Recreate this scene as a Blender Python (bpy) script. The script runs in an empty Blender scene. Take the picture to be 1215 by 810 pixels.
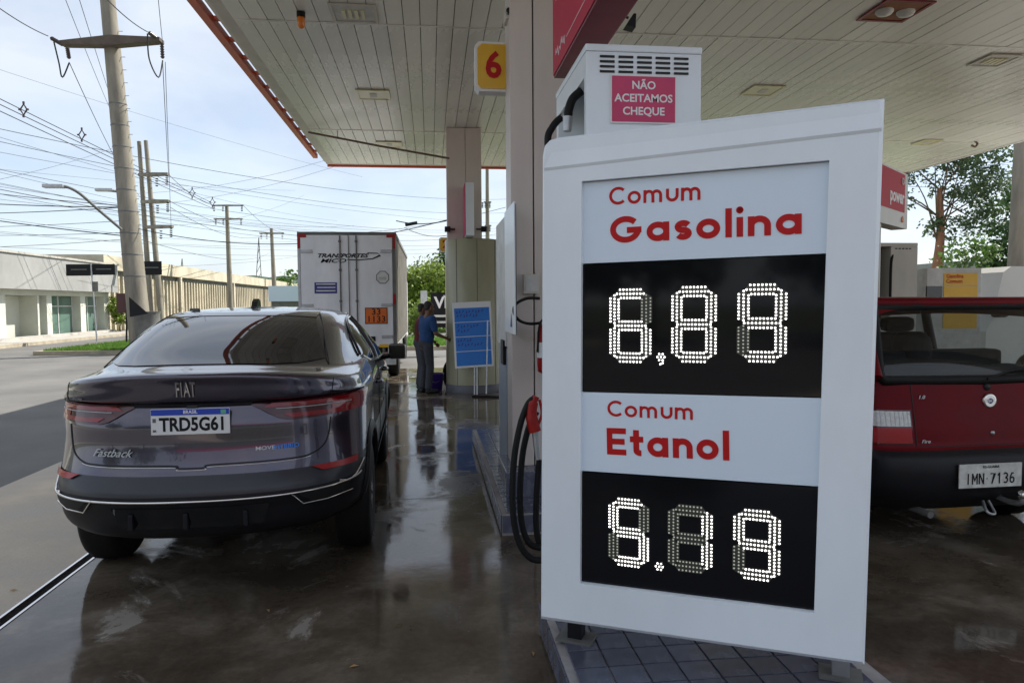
import bpy, bmesh, math, random
from mathutils import Vector, Matrix
R = math.radians
random.seed(7)
S = bpy.context.scene
COL = S.collection

# ---------------------------------------------------------------- camera
F, CX, CY, CAMH = 850.0, 607.5, 405.0, 1.55
PITCH, YAW, ROLL = R(3.03), R(6.48), R(0.4)
fw = Vector((math.sin(YAW)*math.cos(PITCH), math.cos(YAW)*math.cos(PITCH), -math.sin(PITCH)))
rt0 = Vector((math.cos(YAW), -math.sin(YAW), 0))
up0 = rt0.cross(fw)
rt = rt0*math.cos(ROLL) - up0*math.sin(ROLL)
up = up0*math.cos(ROLL) + rt0*math.sin(ROLL)
CAM = Vector((0, 0, CAMH))
cd = bpy.data.cameras.new('camera'); cam = bpy.data.objects.new('camera', cd); COL.objects.link(cam)
cd.sensor_width = 36; cd.lens = F/1215*36; cd.clip_start = 0.05; cd.clip_end = 5000
M = Matrix((rt, up, -fw)).transposed().to_4x4(); M.translation = CAM
cam.matrix_world = M
S.camera = cam
def ray(u, v): return fw + rt*((u-CX)/F) + up*((CY-v)/F)
def at(u, v, d): return CAM + ray(u, v)*d
def gz(u, v, z=0.0):
    r = ray(u, v); return CAM + r*((z-CAMH)/r.z)
def onplane(u, v, p0, n):
    r = ray(u, v); return CAM + r*((p0-CAM).dot(n)/r.dot(n))

# ---------------------------------------------------------------- sky, sun, exposure
SUN_EL, SUN_AZ = R(47), R(28)            # azimuth measured from +X towards +Y
sun_dir = Vector((math.cos(SUN_EL)*math.cos(SUN_AZ), math.cos(SUN_EL)*math.sin(SUN_AZ), math.sin(SUN_EL)))
W = bpy.data.worlds.new('World'); S.world = W; W.use_nodes = True
nt = W.node_tree; N = nt.nodes; L = nt.links; N.clear()
sky = N.new('ShaderNodeTexSky'); sky.sky_type = 'NISHITA'; sky.sun_disc = False
sky.sun_elevation = SUN_EL; sky.sun_rotation = math.pi/2 - SUN_AZ; sky.dust_density = 0.6; sky.air_density = 1.0
tc = N.new('ShaderNodeTexCoord'); mp = N.new('ShaderNodeMapping'); mp.inputs['Scale'].default_value = (1, 1, 2.6)
nz = N.new('ShaderNodeTexNoise'); nz.inputs['Scale'].default_value = 2.2; nz.inputs['Detail'].default_value = 7; nz.inputs['Roughness'].default_value = .5
mp.inputs['Location'].default_value = (3.1, 1.7, .4)
cr = N.new('ShaderNodeValToRGB'); cr.color_ramp.elements[0].position = .28; cr.color_ramp.elements[1].position = .66
cr.color_ramp.elements[0].color = (.52, .52, .52, 1); cr.color_ramp.elements[1].color = (.97, .97, .97, 1)
mx = N.new('ShaderNodeMix'); mx.data_type = 'RGBA'; mx.inputs['B'].default_value = (4.05, 4.4, 4.95, 1)
bg = N.new('ShaderNodeBackground'); bg.inputs['Strength'].default_value = .10
wo = N.new('ShaderNodeOutputWorld')
n2 = N.new('ShaderNodeTexNoise'); n2.inputs['Scale'].default_value = 4.2; n2.inputs['Detail'].default_value = 6; n2.inputs['Distortion'].default_value = .3
r2 = N.new('ShaderNodeValToRGB'); r2.color_ramp.elements[0].position = .36; r2.color_ramp.elements[1].position = .62
r2.color_ramp.elements[0].color = (.735, .79, .88, 1); r2.color_ramp.elements[1].color = (1, 1.0, 1.0, 1)
m2 = N.new('ShaderNodeMix'); m2.data_type = 'RGBA'; m2.blend_type = 'MULTIPLY'; m2.inputs['Factor'].default_value = 1; m2.inputs['A'].default_value = (4.35, 4.6, 4.95, 1)
L.new(mp.outputs[0], n2.inputs['Vector']); L.new(n2.outputs['Fac'], r2.inputs[0]); L.new(r2.outputs[0], m2.inputs['B']); L.new(m2.outputs['Result'], mx.inputs['B'])
L.new(tc.outputs['Generated'], mp.inputs['Vector']); L.new(mp.outputs[0], nz.inputs['Vector']); L.new(nz.outputs['Fac'], cr.inputs[0])
L.new(cr.outputs[0], mx.inputs['Factor']); L.new(sky.outputs[0], mx.inputs['A']); L.new(mx.outputs['Result'], bg.inputs[0]); L.new(bg.outputs[0], wo.inputs[0])
sl = bpy.data.lights.new('sun', 'SUN'); sl.energy = 3.8; sl.angle = R(.5); sl.color = (1, .95, .87)
so = bpy.data.objects.new('sun', sl); COL.objects.link(so); so.rotation_euler = sun_dir.to_track_quat('Z', 'Y').to_euler(); so.location = (20, -10, 30)
S.view_settings.view_transform = 'Standard'; S.view_settings.look = 'None'; S.view_settings.gamma = 1; S.view_settings.exposure = 1.08
S.cycles.max_bounces = 8; S.cycles.use_denoising = True

# ---------------------------------------------------------------- materials
def mat(name, col, rough=.5, metal=0., var=0., scale=4., bump=0., bscale=60., coat=0., emit=0., rvar=0., rand=0., stretch=None, trans=0., alpha=1., detail=6):
    m = bpy.data.materials.new(name); m.use_nodes = True
    n = m.node_tree.nodes; l = m.node_tree.links; b = n['Principled BSDF']
    c4 = (col[0], col[1], col[2], 1)
    b.inputs['Base Color'].default_value = c4; b.inputs['Roughness'].default_value = rough; b.inputs['Metallic'].default_value = metal
    b.inputs['Coat Weight'].default_value = coat; b.inputs['Coat Roughness'].default_value = .03
    b.inputs['Transmission Weight'].default_value = trans; b.inputs['Alpha'].default_value = alpha
    if emit: b.inputs['Emission Color'].default_value = c4; b.inputs['Emission Strength'].default_value = emit
    last = None
    if var or rvar or bump:
        t = n.new('ShaderNodeTexCoord'); mpn = n.new('ShaderNodeMapping'); l.new(t.outputs['Object'], mpn.inputs['Vector'])
        if stretch: mpn.inputs['Scale'].default_value = stretch
    if var or rvar:
        z = n.new('ShaderNodeTexNoise'); z.inputs['Scale'].default_value = scale; z.inputs['Detail'].default_value = detail; z.inputs['Roughness'].default_value = .62
        l.new(mpn.outputs[0], z.inputs['Vector'])
        mr = n.new('ShaderNodeMapRange'); mr.inputs['From Min'].default_value = .3; mr.inputs['From Max'].default_value = .7
        l.new(z.outputs['Fac'], mr.inputs['Value'])
    if var:
        mr.inputs['To Min'].default_value = 0; mr.inputs['To Max'].default_value = 1
        x = n.new('ShaderNodeMix'); x.data_type = 'RGBA'
        x.inputs['A'].default_value = tuple(c*(1-var) for c in col)+(1,); x.inputs['B'].default_value = tuple(min(1, c*(1+var*.5)) for c in col)+(1,)
        l.new(mr.outputs[0], x.inputs['Factor']); last = x.outputs['Result']
    if rand:
        oi = n.new('ShaderNodeObjectInfo'); hs = n.new('ShaderNodeHueSaturation'); ma = n.new('ShaderNodeMapRange')
        ma.inputs['To Min'].default_value = 1-rand; ma.inputs['To Max'].default_value = 1+rand
        l.new(oi.outputs['Random'], ma.inputs['Value']); l.new(ma.outputs[0], hs.inputs['Value'])
        if last: l.new(last, hs.inputs['Color'])
        else: hs.inputs['Color'].default_value = c4
        last = hs.outputs[0]
    if last: l.new(last, b.inputs['Base Color'])
    if rvar:
        m2 = n.new('ShaderNodeMapRange'); m2.inputs['From Min'].default_value = .35; m2.inputs['From Max'].default_value = .65
        m2.inputs['To Min'].default_value = max(.02, rough-rvar); m2.inputs['To Max'].default_value = min(1, rough+rvar)
        l.new(z.outputs['Fac'], m2.inputs['Value']); l.new(m2.outputs[0], b.inputs['Roughness'])
    if bump:
        z2 = n.new('ShaderNodeTexNoise'); z2.inputs['Scale'].default_value = bscale; z2.inputs['Detail'].default_value = 5
        l.new(mpn.outputs[0], z2.inputs['Vector'])
        bp = n.new('ShaderNodeBump'); bp.inputs['Strength'].default_value = bump; bp.inputs['Distance'].default_value = .01
        l.new(z2.outputs['Fac'], bp.inputs['Height']); l.new(bp.outputs[0], b.inputs['Normal'])
    return m

def leafmat(name, col, var=.45):
    m = mat(name, col, rough=.55, var=var, scale=1.6)
    n = m.node_tree.nodes; l = m.node_tree.links; b = n['Principled BSDF']
    tr = n.new('ShaderNodeBsdfTranslucent'); ms = n.new('ShaderNodeMixShader'); ms.inputs[0].default_value = .35
    src = b.inputs['Base Color'].links[0].from_socket; l.new(src, tr.inputs[0])
    l.new(b.outputs[0], ms.inputs[1]); l.new(tr.outputs[0], ms.inputs[2]); l.new(ms.outputs[0], n['Material Output'].inputs[0])
    return m

def glassmat(name, col=(.68, .72, .72), alpha=.25):
    m = bpy.data.materials.new(name); m.use_nodes = True; n = m.node_tree.nodes; l = m.node_tree.links; n.clear()
    o = n.new('ShaderNodeOutputMaterial'); t = n.new('ShaderNodeBsdfTransparent'); g = n.new('ShaderNodeBsdfGlossy'); x = n.new('ShaderNodeMixShader'); f = n.new('ShaderNodeLayerWeight'); pw = n.new('ShaderNodeMath'); pw.operation = 'POWER'; pw.inputs[1].default_value = 4; ad = n.new('ShaderNodeMath'); ad.inputs[1].default_value = .05
    t.inputs[0].default_value = col+(1,); g.inputs['Roughness'].default_value = .02
    l.new(f.outputs['Facing'], pw.inputs[0]); l.new(pw.outputs[0], ad.inputs[0]); l.new(ad.outputs[0], x.inputs[0]); l.new(t.outputs[0], x.inputs[1]); l.new(g.outputs[0], x.inputs[2]); l.new(x.outputs[0], o.inputs[0])
    return m

def wetfloor():
    """wet concrete: film of water with drier patches, dark oil stains"""
    m = bpy.data.materials.new('wet_concrete'); m.use_nodes = True; n = m.node_tree.nodes; l = m.node_tree.links; b = n['Principled BSDF']
    g = n.new('ShaderNodeNewGeometry')
    def noise(s, d=6, r=.6, sc=(1, 1, 1), dist=0):
        mpn = n.new('ShaderNodeMapping'); mpn.inputs['Scale'].default_value = sc; l.new(g.outputs['Position'], mpn.inputs['Vector'])
        z = n.new('ShaderNodeTexNoise'); z.inputs['Scale'].default_value = s; z.inputs['Detail'].default_value = d; z.inputs['Roughness'].default_value = r
        z.inputs['Distortion'].default_value = dist
        l.new(mpn.outputs[0], z.inputs['Vector']); return z.outputs['Fac']
    def ramp(src, stops):
        r = n.new('ShaderNodeValToRGB'); e = r.color_ramp.elements
        while len(e) < len(stops): e.new(.5)
        for i, (p, c) in enumerate(stops): e[i].position = p; e[i].color = c if len(c) == 4 else tuple(c)+(1,)
        l.new(src, r.inputs[0]); return r.outputs[0]
    def mul(a, bb):
        x = n.new('ShaderNodeMix'); x.data_type = 'RGBA'; x.blend_type = 'MULTIPLY'; x.inputs['Factor'].default_value = 1
        l.new(a, x.inputs['A']); l.new(bb, x.inputs['B']); return x.outputs['Result']
    big = noise(.55, 4, .55); mid = noise(1.7, 7, .62, dist=.4); fine = noise(28, 5, .7)
    base = ramp(mid, [(.3, (.055, .042, .030)), (.52, (.125, .104, .080)), (.7, (.25, .22, .18))])
    bgc = ramp(big, [(.35, (.62, .6, .58)), (.65, (1.15, 1.1, 1.05))])
    fc = ramp(fine, [(.3, (.8, .8, .8)), (.7, (1.12, 1.12, 1.12))])
    c = mul(mul(base, bgc), fc)
    # drier, paler edges of puddles
    dry = ramp(noise(1.1, 9, .66, sc=(1, .8, 1), dist=.7), [(.60, (0, 0, 0)), (.66, (.75, .75, .75))])
    x = n.new('ShaderNodeMix'); x.data_type = 'RGBA'; l.new(dry, x.inputs['Factor']); l.new(c, x.inputs['A']); x.inputs['B'].default_value = (.34, .31, .27, 1)
    l.new(x.outputs['Result'], b.inputs['Base Color'])
    rr = ramp(noise(1.3, 8, .62, dist=.6), [(.42, (.025, .025, .025)), (.53, (.07, .07, .07)), (.62, (.32, .32, .32))])
    mxr = n.new('ShaderNodeMix'); mxr.data_type = 'RGBA'; l.new(dry, mxr.inputs['Factor']); l.new(rr, mxr.inputs['A']); mxr.inputs['B'].default_value = (.5, .5, .5, 1)
    l.new(mxr.outputs['Result'], b.inputs['Roughness'])
    b.inputs['IOR'].default_value = 1.38
    bp = n.new('ShaderNodeBump'); bp.inputs['Strength'].default_value = .10; bp.inputs['Distance'].default_value = .02
    l.new(noise(2.2, 3, .5), bp.inputs['Height'])
    bp2 = n.new('ShaderNodeBump'); bp2.inputs['Strength'].default_value = .06; bp2.inputs['Distance'].default_value = .004
    l.new(noise(60, 3, .6), bp2.inputs['Height']); l.new(bp.outputs[0], bp2.inputs['Normal']); l.new(bp2.outputs[0], b.inputs['Normal'])
    return m

MT = {}
MT['wet'] = wetfloor()
MT['apron'] = mat('damp_apron_concrete', (.48, .405, .31), .62, var=.4, scale=1.3, bump=.25, bscale=40, rvar=.2)
MT['asphalt'] = mat('asphalt', (.145, .14, .13), .85, var=.3, scale=.5, bump=.5, bscale=90)
MT['soil'] = mat('ground_earth', (.10, .12, .05), .9, var=.4, scale=.3)
MT['bounce_yard'] = mat('bounce_yard_concrete', (.50, .48, .43), .8, var=.2, scale=.6, bump=.2, bscale=30)  # pale concrete for the unseen ground that bounces sunlight back
MT['grassb'] = mat('turf', (.10, .18, .03), .9, var=.5, scale=2.0)
MT['grass'] = leafmat('grass_blades', (.12, .24, .03))
MT['paving'] = mat('pavement_concrete', (.42, .40, .36), .8, var=.25, scale=1.5)
MT['kerb'] = mat('kerb_concrete', (.38, .33, .24), .8, var=.35, scale=3)
MT['black'] = mat('black_void', (.008, .008, .008), .6)
MT['blackpl'] = mat('black_plastic', (.011, .011, .014), .45, var=.2, scale=12, bump=.05, bscale=300)
MT['gloss'] = mat('gloss_black', (.006, .007, .009), .05, coat=.5)
MT['rubber'] = mat('rubber', (.009, .009, .009), .62)
MT['white'] = mat('white_powdercoat', (.82, .88, .93), .34, var=.10, scale=1.1, stretch=(1, 1, .45), coat=.15, bump=.02, bscale=200)
MT['whited'] = mat('white_worn', (.62, .62, .60), .5, var=.25, scale=6)
MT['cream'] = mat('cream_metal', (.56, .53, .47), .4, var=.16, scale=3, stretch=(1, 1, .3))
MT['creamcol'] = mat('column_cladding', (.64, .57, .53), .42, var=.12, scale=2, stretch=(1, 1, .25))
MT['ceil'] = mat('ceiling_panel_paint', (.80, .785, .73), .30, var=.22, scale=.9, stretch=(1, .35, 1), rand=.06, rvar=.1)
MT['red'] = mat('red_paint', (.34, .012, .010), .4, var=.15)
MT['orangered'] = mat('fascia_red', (.62, .10, .03), .4)
MT['pink'] = mat('faded_pink_print', (.58, .07, .16), .4, var=.12, scale=8)
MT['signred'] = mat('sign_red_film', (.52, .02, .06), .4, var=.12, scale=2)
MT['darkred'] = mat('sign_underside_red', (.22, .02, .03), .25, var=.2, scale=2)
MT['yellow'] = mat('yellow_acrylic', (.80, .45, .015), .3, var=.08, scale=5)
MT['redink'] = mat('red_vinyl', (.50, .012, .014), .4)
MT['ink'] = mat('black_ink', (.012, .012, .014), .5)
MT['whiteink'] = mat('white_vinyl', (.78, .78, .78), .5)
MT['chrome'] = mat('chrome', (.75, .72, .70), .12, 1.)
MT['steel'] = mat('galvanised_steel', (.45, .46, .47), .4, .8, var=.2, scale=10)
MT['screen'] = mat('display_acrylic', (.006, .006, .008), .06)
MT['panelw'] = mat('opal_panel', (.72, .82, .92), .35, var=.03, scale=2)
MT['ledon'] = mat('led_lit', (1, .97, .95), .4, emit=2.4)
MT['ledoff_glow'] = mat('led_unlit_glow', (.30, .31, .26), .4)
MT['ledoff_glow'].node_tree.nodes['Principled BSDF'].inputs['Emission Color'].default_value = (.5, .52, .42, 1)
MT['ledoff_glow'].node_tree.nodes['Principled BSDF'].inputs['Emission Strength'].default_value = .22  # unlit dots are given a faint glow in the material
MT['tile'] = mat('blue_grey_tile', (.105, .112, .155), .22, var=.3, scale=9, rand=.16, rvar=.1)
MT['grout'] = mat('tile_grout', (.36, .34, .34), .8, var=.3, scale=10)
MT['paint'] = mat('grey_car_paint', (.075, .066, .092), .22, .8, coat=1.)
MT['carglass'] = mat('tinted_glass', (.008, .009, .011), .03, coat=.6)
MT['lampred'] = mat('tail_lamp_red', (.25, .004, .008), .12, coat=.35, var=.2, scale=30)
MT['lampdark'] = mat('tail_lamp_dark', (.06, .004, .008), .1, coat=.4)
MT['reflector'] = mat('reflector_red', (.33, .004, .007), .25, coat=.1)
MT['lampclear'] = mat('clear_lamp_lens', (.62, .62, .60), .12, coat=1., var=.3, scale=40)
MT['unored'] = mat('worn_red_car_paint', (.135, .003, .007), .42, .1, var=.35, scale=2.2, coat=.03, rvar=.1)
MT['alu'] = mat('wheel_alloy', (.35, .35, .36), .3, .9)
MT['glass'] = glassmat('clear_glass')
MT['glassg'] = mat('shopfront_glass', (.10, .17, .14), .06, coat=.5)
MT['conc'] = mat('pole_concrete', (.25, .225, .18), .85, var=.4, scale=3, stretch=(1, 1, .2), bump=.3, bscale=20)
MT['olive'] = mat('olive_column_paint', (.36, .35, .24), .3, var=.18, scale=2.5, stretch=(1, 1, .3))
MT['bluep'] = mat('blue_poster', (.012, .17, .58), .45, var=.1, scale=4)
MT['paper'] = mat('white_paper', (.72, .72, .72), .6)
MT['wall'] = mat('white_render_wall', (.54, .55, .48), .8, var=.12, scale=1)
MT['parapet'] = mat('grey_parapet', (.30, .30, .29), .7, var=.18, scale=.7)
MT['beige'] = mat('beige_concrete', (.50, .45, .34), .85, var=.3, scale=.5)
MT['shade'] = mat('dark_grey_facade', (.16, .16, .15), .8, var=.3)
MT['insul'] = mat('dark_porcelain', (.05, .035, .035), .35)
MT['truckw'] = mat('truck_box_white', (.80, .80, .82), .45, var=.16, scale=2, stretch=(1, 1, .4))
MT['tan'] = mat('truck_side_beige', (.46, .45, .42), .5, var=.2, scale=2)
MT['orange'] = mat('hazard_orange', (.70, .14, .01), .5, var=.15, scale=10)
MT['navy'] = mat('navy_sticker', (.03, .03, .22), .5)
MT['skin'] = mat('skin', (.17, .085, .05), .55)
MT['skin'].node_tree.nodes['Principled BSDF'].inputs['Subsurface Weight'].default_value = .1
MT['shirtb'] = mat('blue_cotton', (.012, .055, .17), .85, var=.25, scale=14)
MT['shirtr'] = mat('red_cotton', (.10, .01, .015), .85, var=.25, scale=14)
MT['trou'] = mat('grey_trousers', (.04, .043, .055), .85, var=.2, scale=14)
MT['hair'] = mat('dark_hair', (.012, .01, .009), .6)
MT['purple'] = mat('purple_plastic', (.06, .02, .26), .35)
MT['amber'] = mat('amber_lens', (.75, .20, .01), .25, coat=.5)
MT['lightcover'] = mat('lamp_diffuser', (.70, .66, .42), .3)
MT['bark'] = mat('bark', (.16, .11, .07), .9, var=.4, scale=6, stretch=(1, 1, .3))
MT['redbark'] = mat('reddish_bark', (.34, .16, .09), .9, var=.4, scale=4, stretch=(1, 1, .3))
MT['leafA'] = leafmat('leaves_mid_green', (.09, .17, .03))
MT['leafB'] = leafmat('leaves_dark_green', (.045, .10, .025))
MT['leafC'] = leafmat('leaves_yellow_green', (.20, .28, .04))
MT['leafD'] = leafmat('leaves_grey_green', (.10, .15, .07))
MT['hill'] = mat('distant_hill', (.07, .11, .08), .95, var=.4, scale=.05)
MT['seat'] = mat('dark_seat_fabric', (.02, .02, .022), .85)
MT['hatchback_sign'] = mat('deep_red_film', (.48, .008, .02), .5)
MT['van'] = mat('van_white_paint', (.66, .66, .64), .3, var=.06, scale=2, coat=.4)
MT['darkwall'] = mat('dark_grey_render', (.13, .125, .12), .8, var=.3)
MT['ledbase'] = mat('led_segment_base', (.045, .045, .036), .5)
MT['bumperg'] = mat('satin_dark_grey_plastic', (.022, .023, .030), .32, var=.15, scale=8)
MT['cyanw'] = mat('cyan_blue_wordmark', (.02, .22, .75), .3)

for k_, v_ in dict(screen=.22, blackpl=.25, ink=.2, unored=.12, signred=.15, pink=.2, hatchback_sign=.1, darkred=.2, redink=.2, red=.3, panelw=.3, rubber=.25).items():
    MT[k_].node_tree.nodes['Principled BSDF'].inputs['Specular IOR Level'].default_value = v_

# ---------------------------------------------------------------- mesh builder
class MB:
    def __init__(s): s.v = []; s.f = []; s.sm = []
    def add(s, vs, fs, smooth=False):
        k = len(s.v); s.v += [Vector(p) for p in vs]; s.f += [tuple(i+k for i in f) for f in fs]; s.sm += [smooth]*len(fs); return s
    def box(s, x0, x1, y0, y1, z0, z1, c=0.):
        if c <= 0:
            return s.add([(x0,y0,z0),(x1,y0,z0),(x1,y1,z0),(x0,y1,z0),(x0,y0,z1),(x1,y0,z1),(x1,y1,z1),(x0,y1,z1)],
                  [(3,2,1,0),(4,5,6,7),(0,1,5,4),(1,2,6,5),(2,3,7,6),(3,0,4,7)])
        bm = bmesh.new(); g = bmesh.ops.create_cube(bm, size=1)
        for v in bm.verts: v.co = Vector(((x0+x1)/2+v.co.x*(x1-x0), (y0+y1)/2+v.co.y*(y1-y0), (z0+z1)/2+v.co.z*(z1-z0)))
        bmesh.ops.bevel(bm, geom=bm.edges[:], offset=c, segments=2, affect='EDGES', profile=.6)
        s.bm(bm); return s
    def bm(s, bm, smooth=False):
        bm.verts.ensure_lookup_table(); bm.verts.index_update()
        s.add([v.co.copy() for v in bm.verts], [tuple(v.index for v in f.verts) for f in bm.faces], smooth); bm.free()
    def frame_box(s, o, ex, ey, ez, a, b):
        """box between local corners a and b of the frame (o; ex, ey, ez)"""
        m = MB().box(a[0], b[0], a[1], b[1], a[2], b[2]); s.add([o+ex*p.x+ey*p.y+ez*p.z for p in m.v], m.f); return s
    def tube(s, pts, r, n=8, caps=True, smooth=True):
        pts = [Vector(p) for p in pts]; rs = r if isinstance(r, (list, tuple)) else [r]*len(pts)
        vs = []; fs = []; ref = None
        for i, p in enumerate(pts):
            t = (pts[min(i+1, len(pts)-1)]-pts[max(i-1, 0)])
            t = t.normalized() if t.length > 1e-9 else Vector((0, 0, 1))
            if ref is None:
                ref = Vector((0, 0, 1)) if abs(t.z) < .9 else Vector((1, 0, 0))
            a = (ref - t*ref.dot(t)); a = a.normalized() if a.length > 1e-6 else t.orthogonal().normalized()
            ref = a; b = t.cross(a)
            vs += [p+(a*math.cos(2*math.pi*k/n)+b*math.sin(2*math.pi*k/n))*rs[i] for k in range(n)]
        for i in range(len(pts)-1):
            for k in range(n): fs.append((i*n+k, i*n+(k+1)%n, (i+1)*n+(k+1)%n, (i+1)*n+k))
        s.add(vs, fs, smooth)
        if caps:
            e = (len(pts)-1)*n
            s.add(vs[:n], [tuple(reversed(range(n)))]); s.add(vs[e:e+n], [tuple(range(n))])
        return s
    def lathe(s, prof, o=(0,0,0), axis='z', n=24, smooth=True):
        """prof: (radius, height) pairs"""
        vs = []; fs = []; o = Vector(o)
        for r, h in prof:
            for k in range(n):
                c, q = math.cos(2*math.pi*k/n)*r, math.sin(2*math.pi*k/n)*r
                vs.append(o+(Vector((c, q, h)) if axis == 'z' else Vector((h, c, q)) if axis == 'x' else Vector((q, h, c))))
        for i in range(len(prof)-1):
            for k in range(n): fs.append((i*n+k, i*n+(k+1)%n, (i+1)*n+(k+1)%n, (i+1)*n+k))
        s.add(vs, fs, smooth)
        if prof[0][0] > 1e-6: s.add(vs[:n], [tuple(reversed(range(n)))])
        if prof[-1][0] > 1e-6: s.add(vs[-n:], [tuple(range(n))])
        return s
    def prism(s, poly, o, ex, ey, ez, d0, d1):
        """polygon (2-D) in frame ex,ey extruded along ez from d0 to d1"""
        n = len(poly); vs = [o+ex*p[0]+ey*p[1]+ez*d0 for p in poly]+[o+ex*p[0]+ey*p[1]+ez*d1 for p in poly]
        fs = [tuple(reversed(range(n))), tuple(range(n, 2*n))]+[(i, (i+1)%n, n+(i+1)%n, n+i) for i in range(n)]
        return s.add(vs, fs)
    def ribbon(s, pts, t, o, ex, ey, ez, d0, d1, closed=False):
        n = len(pts); L_ = []; R_ = []
        for i in range(n):
            if closed: a, b = pts[(i-1)%n], pts[(i+1)%n]
            else: a, b = pts[max(i-1, 0)], pts[min(i+1, n-1)]
            dx, dy = b[0]-a[0], b[1]-a[1]; q = math.hypot(dx, dy) or 1; nx, ny = -dy/q, dx/q
            k = 1.
            if 0 < i < n-1 or closed:
                c0 = pts[i]; e1 = (c0[0]-a[0], c0[1]-a[1]); q1 = math.hypot(*e1) or 1
                k = min(2., 1/max(.3, abs((e1[0]*dx+e1[1]*dy)/(q1*q))))
            L_.append((pts[i][0]+nx*t/2*k, pts[i][1]+ny*t/2*k)); R_.append((pts[i][0]-nx*t/2*k, pts[i][1]-ny*t/2*k))
        w = lambda p, d: o+ex*p[0]+ey*p[1]+ez*d
        vs = [w(p, d1) for p in L_]+[w(p, d1) for p in R_]+[w(p, d0) for p in L_]+[w(p, d0) for p in R_]
        fs = []; m = n if closed else n-1
        for i in range(m):
            j = (i+1)%n; fs += [(i, n+i, n+j, j), (2*n+i, i, j, 2*n+j), (n+i, 3*n+i, 3*n+j, n+j)]
        if not closed: fs += [(0, 2*n, 3*n, n), (n-1, 2*n-1, 4*n-1, 3*n-1)]
        return s.add(vs, fs)
    def text(s, body, size, o, ex, ey, ez, depth=.001, bold=0., shear=0., sx=1., align='CENTER'):
        cu = bpy.data.curves.new('t', 'FONT'); cu.body = body; cu.size = size; cu.align_x = align; cu.align_y = 'CENTER'
        cu.offset = bold*size; cu.shear = shear; cu.extrude = depth/2; cu.resolution_u = 3
        ob = bpy.data.objects.new('t', cu); COL.objects.link(ob); bpy.context.view_layer.update()
        me = bpy.data.meshes.new_from_object(ob.evaluated_get(bpy.context.evaluated_depsgraph_get()))
        s.add([o+ex*(v.co.x*sx)+ey*v.co.y+ez*(v.co.z+depth/2) for v in me.vertices], [tuple(p.vertices) for p in me.polygons])
        bpy.data.objects.remove(ob); bpy.data.curves.remove(cu); bpy.data.meshes.remove(me); return s
    def mesh(s, name, inv=None):
        me = bpy.data.meshes.new(name)
        me.from_pydata([inv @ p for p in s.v] if inv else s.v, [], s.f); me.polygons.foreach_set('use_smooth', s.sm); me.update(); return me
    def build(s, name, m, parent=None, world=True, label=None, kind=None, loc=None, autosm=None):
        inv = None
        if parent is not None and world: inv = wm(parent).inverted()
        me = s.mesh(name, inv)
        if autosm is not None: me.shade_smooth() if hasattr(me, 'shade_smooth') else None; me.set_sharp_from_angle(angle=R(autosm))
        me.materials.append(m if not isinstance(m, str) else MT[m])
        o = bpy.data.objects.new(name, me); COL.objects.link(o); o.parent = parent
        if label: o['label'] = label
        if kind: o['kind'] = kind
        if loc is not None: o.location = loc
        return o

def wm(o):
    m = o.matrix_basis.copy()
    while o.parent: o = o.parent; m = o.matrix_basis @ m
    return m
def tag(o, label=None, cat=None, group=None, kind=None):
    if label: o['label'] = label
    if cat: o['category'] = cat
    if group: o['group'] = group
    if kind: o['kind'] = kind
    return o
def thing(name, label, cat, loc=(0, 0, 0), rz=0., group=None):
    o = bpy.data.objects.new(name, None); COL.objects.link(o); o.empty_display_size = .1
    o.location = loc; o.rotation_euler = (0, 0, rz); o.matrix_basis = Matrix.Translation(loc) @ Matrix.Rotation(rz, 4, 'Z')
    return tag(o, label, cat, group)
def copy_tree(o, parent=None):
    c = o.copy(); COL.objects.link(c); c.parent = parent
    for ch in [q for q in bpy.data.objects if q.parent == o]: copy_tree(ch, c)
    return c
X, Y, Z = Vector((1, 0, 0)), Vector((0, 1, 0)), Vector((0, 0, 1))
def bez(pts, n=10):
    """Catmull-Rom through points"""
    P = [Vector(p) for p in pts]; out = []
    for i in range(len(P)-1):
        p0, p1, p2, p3 = P[max(i-1, 0)], P[i], P[i+1], P[min(i+2, len(P)-1)]
        for k in range(n):
            t = k/n; out.append(.5*((2*p1)+(p2-p0)*t+(2*p0-5*p1+4*p2-p3)*t*t+(3*p1-p0-3*p2+p3)*t**3))
    return out+[P[-1]]

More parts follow.
